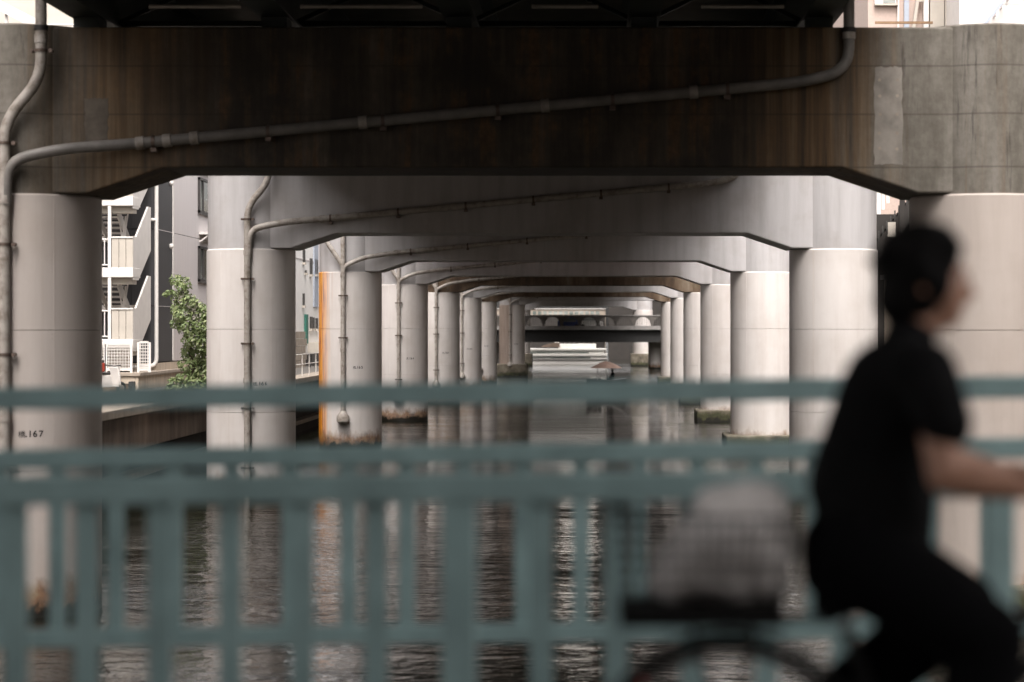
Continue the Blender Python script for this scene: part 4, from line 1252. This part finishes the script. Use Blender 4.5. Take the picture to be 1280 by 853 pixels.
# bicycle
bk = empty('bicycle', C(1120, 1143), 'black city bicycle with a wire rear basket, ridden by the cyclist in black', 'bicycle')
RW = .335
def wheel(hub):
    tyre = MB(); rim = MB(); n = 48
    ring = [(hub.x + RW * math.cos(2 * math.pi * k / n), hub.y, hub.z + RW * math.sin(2 * math.pi * k / n)) for k in range(n + 1)]
    t_ = obj('tyre', tyre.tube([(hub.x + (p[0] - hub.x) * .955, hub.y, hub.z + (p[2] - hub.z) * .955) for p in ring], .0175, 8, False), M['tyre'], bk)
    obj('rim', rim.tube([(hub.x + (p[0] - hub.x) * .90, hub.y, hub.z + (p[2] - hub.z) * .90) for p in ring], .010, 6, False), M['chrome'], t_)
    hubm = MB().tube([hub + Vector((0, -.045, 0)), hub + Vector((0, .045, 0))], .024, 12)
    obj('hub', hubm, M['chrome'], t_)
    sm = MB().tube([hub + Vector((0, -.03, 0)), (hub.x + RW * .89, hub.y, hub.z)], .0013, 4)
    for k in range(28):
        a = 2 * math.pi * k / 28
        m = MB().tube([hub + Vector((.02 * math.cos(a + .5), (-.03 if k % 2 else .03), .02 * math.sin(a + .5))), (hub.x + RW * .89 * math.cos(a), hub.y, hub.z + RW * .89 * math.sin(a))], .0014, 4)
        obj('spoke', m, M['chrome'], t_)
    return t_
rh = C(912, 971); fh = C(1462, 971)
wheel(rh); wheel(fh)
bb = C(1128, 985); seat_top = C(1062, 770); head_hi = C(1372, 640); head_lo = C(1392, 740)
fr = MB()
fr.tube([bb, C(1058, 785)], .016, 10); fr.tube(smooth_path([bb + Vector((0, 0, .02)), C(1200, 925), C(1320, 800), head_lo]), .020, 10)
fr.tube(smooth_path([C(1090, 880), C(1200, 860), C(1320, 735), C(1380, 690)]), .014, 10)
fr.tube([head_hi, head_lo], .019, 10)
for dy in (-.055, .055):
    fr.tube([bb + Vector((0, dy * .6, 0)), rh + Vector((0, dy, 0))], .010, 8)
    fr.tube([C(1082, 850) + Vector((0, dy * .4, 0)), rh + Vector((0, dy, 0))], .009, 8)
obj('frame', fr, M['bike_black'], bk)
fk = MB()
for dy in (-.05, .05):
    fk.tube(smooth_path([head_lo + Vector((0, dy, 0)), C(1420, 860) + Vector((0, dy, 0)), fh + Vector((0, dy, 0))]), .012, 8)
fk.tube([head_lo + Vector((0, -.05, 0)), head_lo + Vector((0, .05, 0))], .014, 8)
obj('fork', fk, M['bike_black'], bk)
obj('seat_post', MB().tube([C(1068, 820), C(1054, 752)], .0135, 10), M['chrome'], bk)
sdm = MB(); sdm.capsule(C(1034, 756), C(1120, 750), .042, .02, 1.9, 1.1); sdm.capsule(C(1040, 752), C(1060, 752), .05, .04, 2.0, 1.6)
blob('saddle', sdm, M['bike_black'], bk, .01, 3)
hb = MB()
hb.tube(smooth_path([C(1296, 612, -.30), C(1320, 610, -.27), C(1352, 612, -.15), C(1364, 618, 0), C(1352, 612, .15), C(1320, 610, .27), C(1296, 612, .30)]), .011, 8)
hb.tube([C(1364, 618), head_hi], .014, 10)
obj('handlebar', hb, M['chrome'], bk)
for sy in (-1, 1):
    obj('grip', MB().tube([C(1282, 613, .285 * sy), C(1318, 610, .275 * sy)], .017, 10), M['tyre'], bk)
    obj('brake_lever', MB().tube(smooth_path([C(1335, 616, .24 * sy), C(1322, 632, .27 * sy), C(1292, 634, .29 * sy)]), .006, 6), M['chrome'], bk)
mi = obj('mirror', MB().ellipsoid(C(1291, 541, -.27), .030, .012, .030), M['bike_black'], bk)
obj('mirror_stem', MB().tube([C(1300, 548, -.27), C(1318, 606, -.26)], .004, 6), M['bike_black'], bk)
cr = MB(); cr.tube([bb + Vector((0, -.05, 0)), C(1192, 1036, -.06)], .011, 8); cr.tube([bb + Vector((0, .05, 0)), C(1052, 945, .06)], .011, 8); cr.tube([bb + Vector((0, -.06, 0)), bb + Vector((0, .06, 0))], .02, 10)
obj('crank', cr, M['chrome'], bk)
obj('chainring', MB().tube([bb + Vector((0, -.048, 0)), bb + Vector((0, -.043, 0))], .085, 28), M['chrome'], bk)
obj('chain_guard', MB().prism([(rh.x - .05, rh.z + .055), (bb.x + .11, bb.z + .11), (bb.x + .12, bb.z - .09), (rh.x - .05, rh.z - .05)], 'y', bb.y - .068, bb.y - .062), M['bike_black'], bk)
for a_, dy in ((C(1198, 1042), -.11), (C(1046, 950), .11)):
    obj('pedal', MB().box(a_.x - .045, a_.x + .045, YC + dy - .045, YC + dy + .045, a_.z - .012, a_.z + .012), M['tyre'], bk, bevel=.004)
fd_ = MB(); vs = []; fs = []; n = 22
for k in range(n + 1):
    a = R(15) + R(175) * k / n
    for j in range(5):
        t = (j - 2) / 2
        rr = RW + .025 - .012 * abs(t)
        vs.append((rh.x + rr * math.cos(a), rh.y + .027 * t, rh.z + rr * math.sin(a)))
for k in range(n):
    for j in range(4):
        q = k * 5 + j; fs.append((q, q + 1, q + 6, q + 5))
fd_.add(vs, fs)
fo = obj('rear_fender', fd_, M['bike_black'], bk, recalc=False)
so_ = fo.modifiers.new('solid', 'SOLIDIFY'); so_.thickness = .003
rf = C(803, 853)
obj('rear_reflector', MB().ellipsoid(rf, .012, .022, .018), M['reflector'], bk)
rk = MB()
for dy in (-.06, .06):
    rk.tube([C(800, 776, dy), C(1040, 774, dy)], .006, 6); rk.tube([C(865, 776, dy), rh + Vector((0, dy, 0))], .005, 6); rk.tube([C(940, 776, dy), rh + Vector((.01, dy, 0))], .005, 6)
obj('rear_rack', rk, M['bike_black'], bk)
# wire basket
bs = MB()
bx0, bx1, bz0, bz1 = C(768, 0).x, C(982, 0).x, C(0, 768).z, C(0, 642).z
by = .15
obj('basket_base', MB().box(bx0 + .01, bx1 - .01, YC - by + .02, YC + by - .02, bz0 - .018, bz0 + .03), M['bike_black'], bk, bevel=.006)
lo_ = [(bx0 + .02, YC - by + .02), (bx1 - .02, YC - by + .02), (bx1 - .02, YC + by - .02), (bx0 + .02, YC + by - .02)]
hi_ = [(bx0 - .01, YC - by), (bx1 + .01, YC - by), (bx1 + .01, YC + by), (bx0 - .01, YC + by)]
for z, pl in ((bz0, lo_), (bz1, hi_)):
    rm = []
    for i in range(4):
        rm.append((*pl[i], z))
    obj('basket_rim', MB().tube(rm + rm[:1], .006, 6), M['bike_black'], bk)
for i in range(4):
    a0, a1 = Vector((*lo_[i], bz0)), Vector((*lo_[(i + 1) % 4], bz0)); c0, c1 = Vector((*hi_[i], bz1)), Vector((*hi_[(i + 1) % 4], bz1))
    m = MB(); n = 16 if i % 2 == 0 else 11
    for k in range(1, n):
        m.tube([a0.lerp(a1, k / n), c0.lerp(c1, k / n)], .0032, 4, False)
    for k in range(1, 7):
        f = k / 7; m.tube([a0.lerp(c0, f), a1.lerp(c1, f)], .0032, 4, False)
    obj('basket_side', m, M['bike_black'], bk)
# bag in the basket
bg_ = MB()
bg_.capsule(C(845, 722), C(955, 722), .060, .066, 1.8, 1.7)
bg_.capsule(C(862, 700), C(960, 690), .070, .072, 1.7, 1.7)
bg_.capsule(C(880, 675), C(958, 668), .072, .072, 1.6, 1.6)
bg_.capsule(C(898, 652), C(952, 640), .060, .066, 1.5, 1.5)
bg_.capsule(C(838, 700), C(862, 692), .036, .04, 1.5, 1.5)
bg_.capsule(C(968, 700), C(966, 650), .03, .03, 1.5, 1.5)
bg_.capsule(C(896, 634), C(954, 630), .046, .050, 1.6, 1.5)
bag_loc = C(900, 760)
ob = obj('bag', bg_, M['bag'], None, loc=bag_loc)
tag(ob, 'slumped pale grey bag in the wire basket behind the cyclist', 'bag')
r_ = ob.modifiers.new('remesh', 'REMESH'); r_.mode = 'VOXEL'; r_.voxel_size = .010; r_.use_smooth_shade = True
sm_ = ob.modifiers.new('smooth', 'SMOOTH'); sm_.iterations = 6; sm_.factor = .6
tx = bpy.data.textures.new('folds', 'CLOUDS'); tx.noise_scale = .07
dm = ob.modifiers.new('folds', 'DISPLACE'); dm.texture = tx; dm.strength = .055; dm.mid_level = .5

# person in the small boat
pb = empty('person', (xpx(765, YS), YS, .42), 'small person in dark clothes sitting in the boat under the beige parasol', 'person')
X = xpx(765, YS)
m = MB(); m.capsule((X, YS, .50), (X + .06, YS, .95), .15, .17, 1, 1); m.capsule((X, YS, .52), (X - .36, YS - .02, .56), .09, .07); m.capsule((X - .36, YS - .05, .56), (X - .40, YS - .05, .42), .065, .05)
m.capsule((X + .05, YS - .2, 1.0), (X - .08, YS - .24, .72), .06, .05); m.capsule((X - .08, YS - .24, .72), (X - .30, YS - .20, .68), .045, .04)
m.capsule((X + .05, YS + .2, 1.0), (X - .08, YS + .24, .72), .06, .05); m.capsule((X - .08, YS + .24, .72), (X - .30, YS + .20, .68), .045, .04)
m.capsule((X + .05, YS, 1.0), (X + .04, YS, 1.18), .06, .055); m.ellipsoid((X + .03, YS, 1.27), .10, .085, .125)
blob('body', m, M['shirt'], pb, .02, 3)
m = MB(); m.ellipsoid((X + .03, YS, 1.37), .13, .13, .05); m.lathe(X + .03, YS, [(.20, 1.335), (.19, 1.35), (.1, 1.36)], 16)
obj('hat', m, M['brown_wall'], pb)
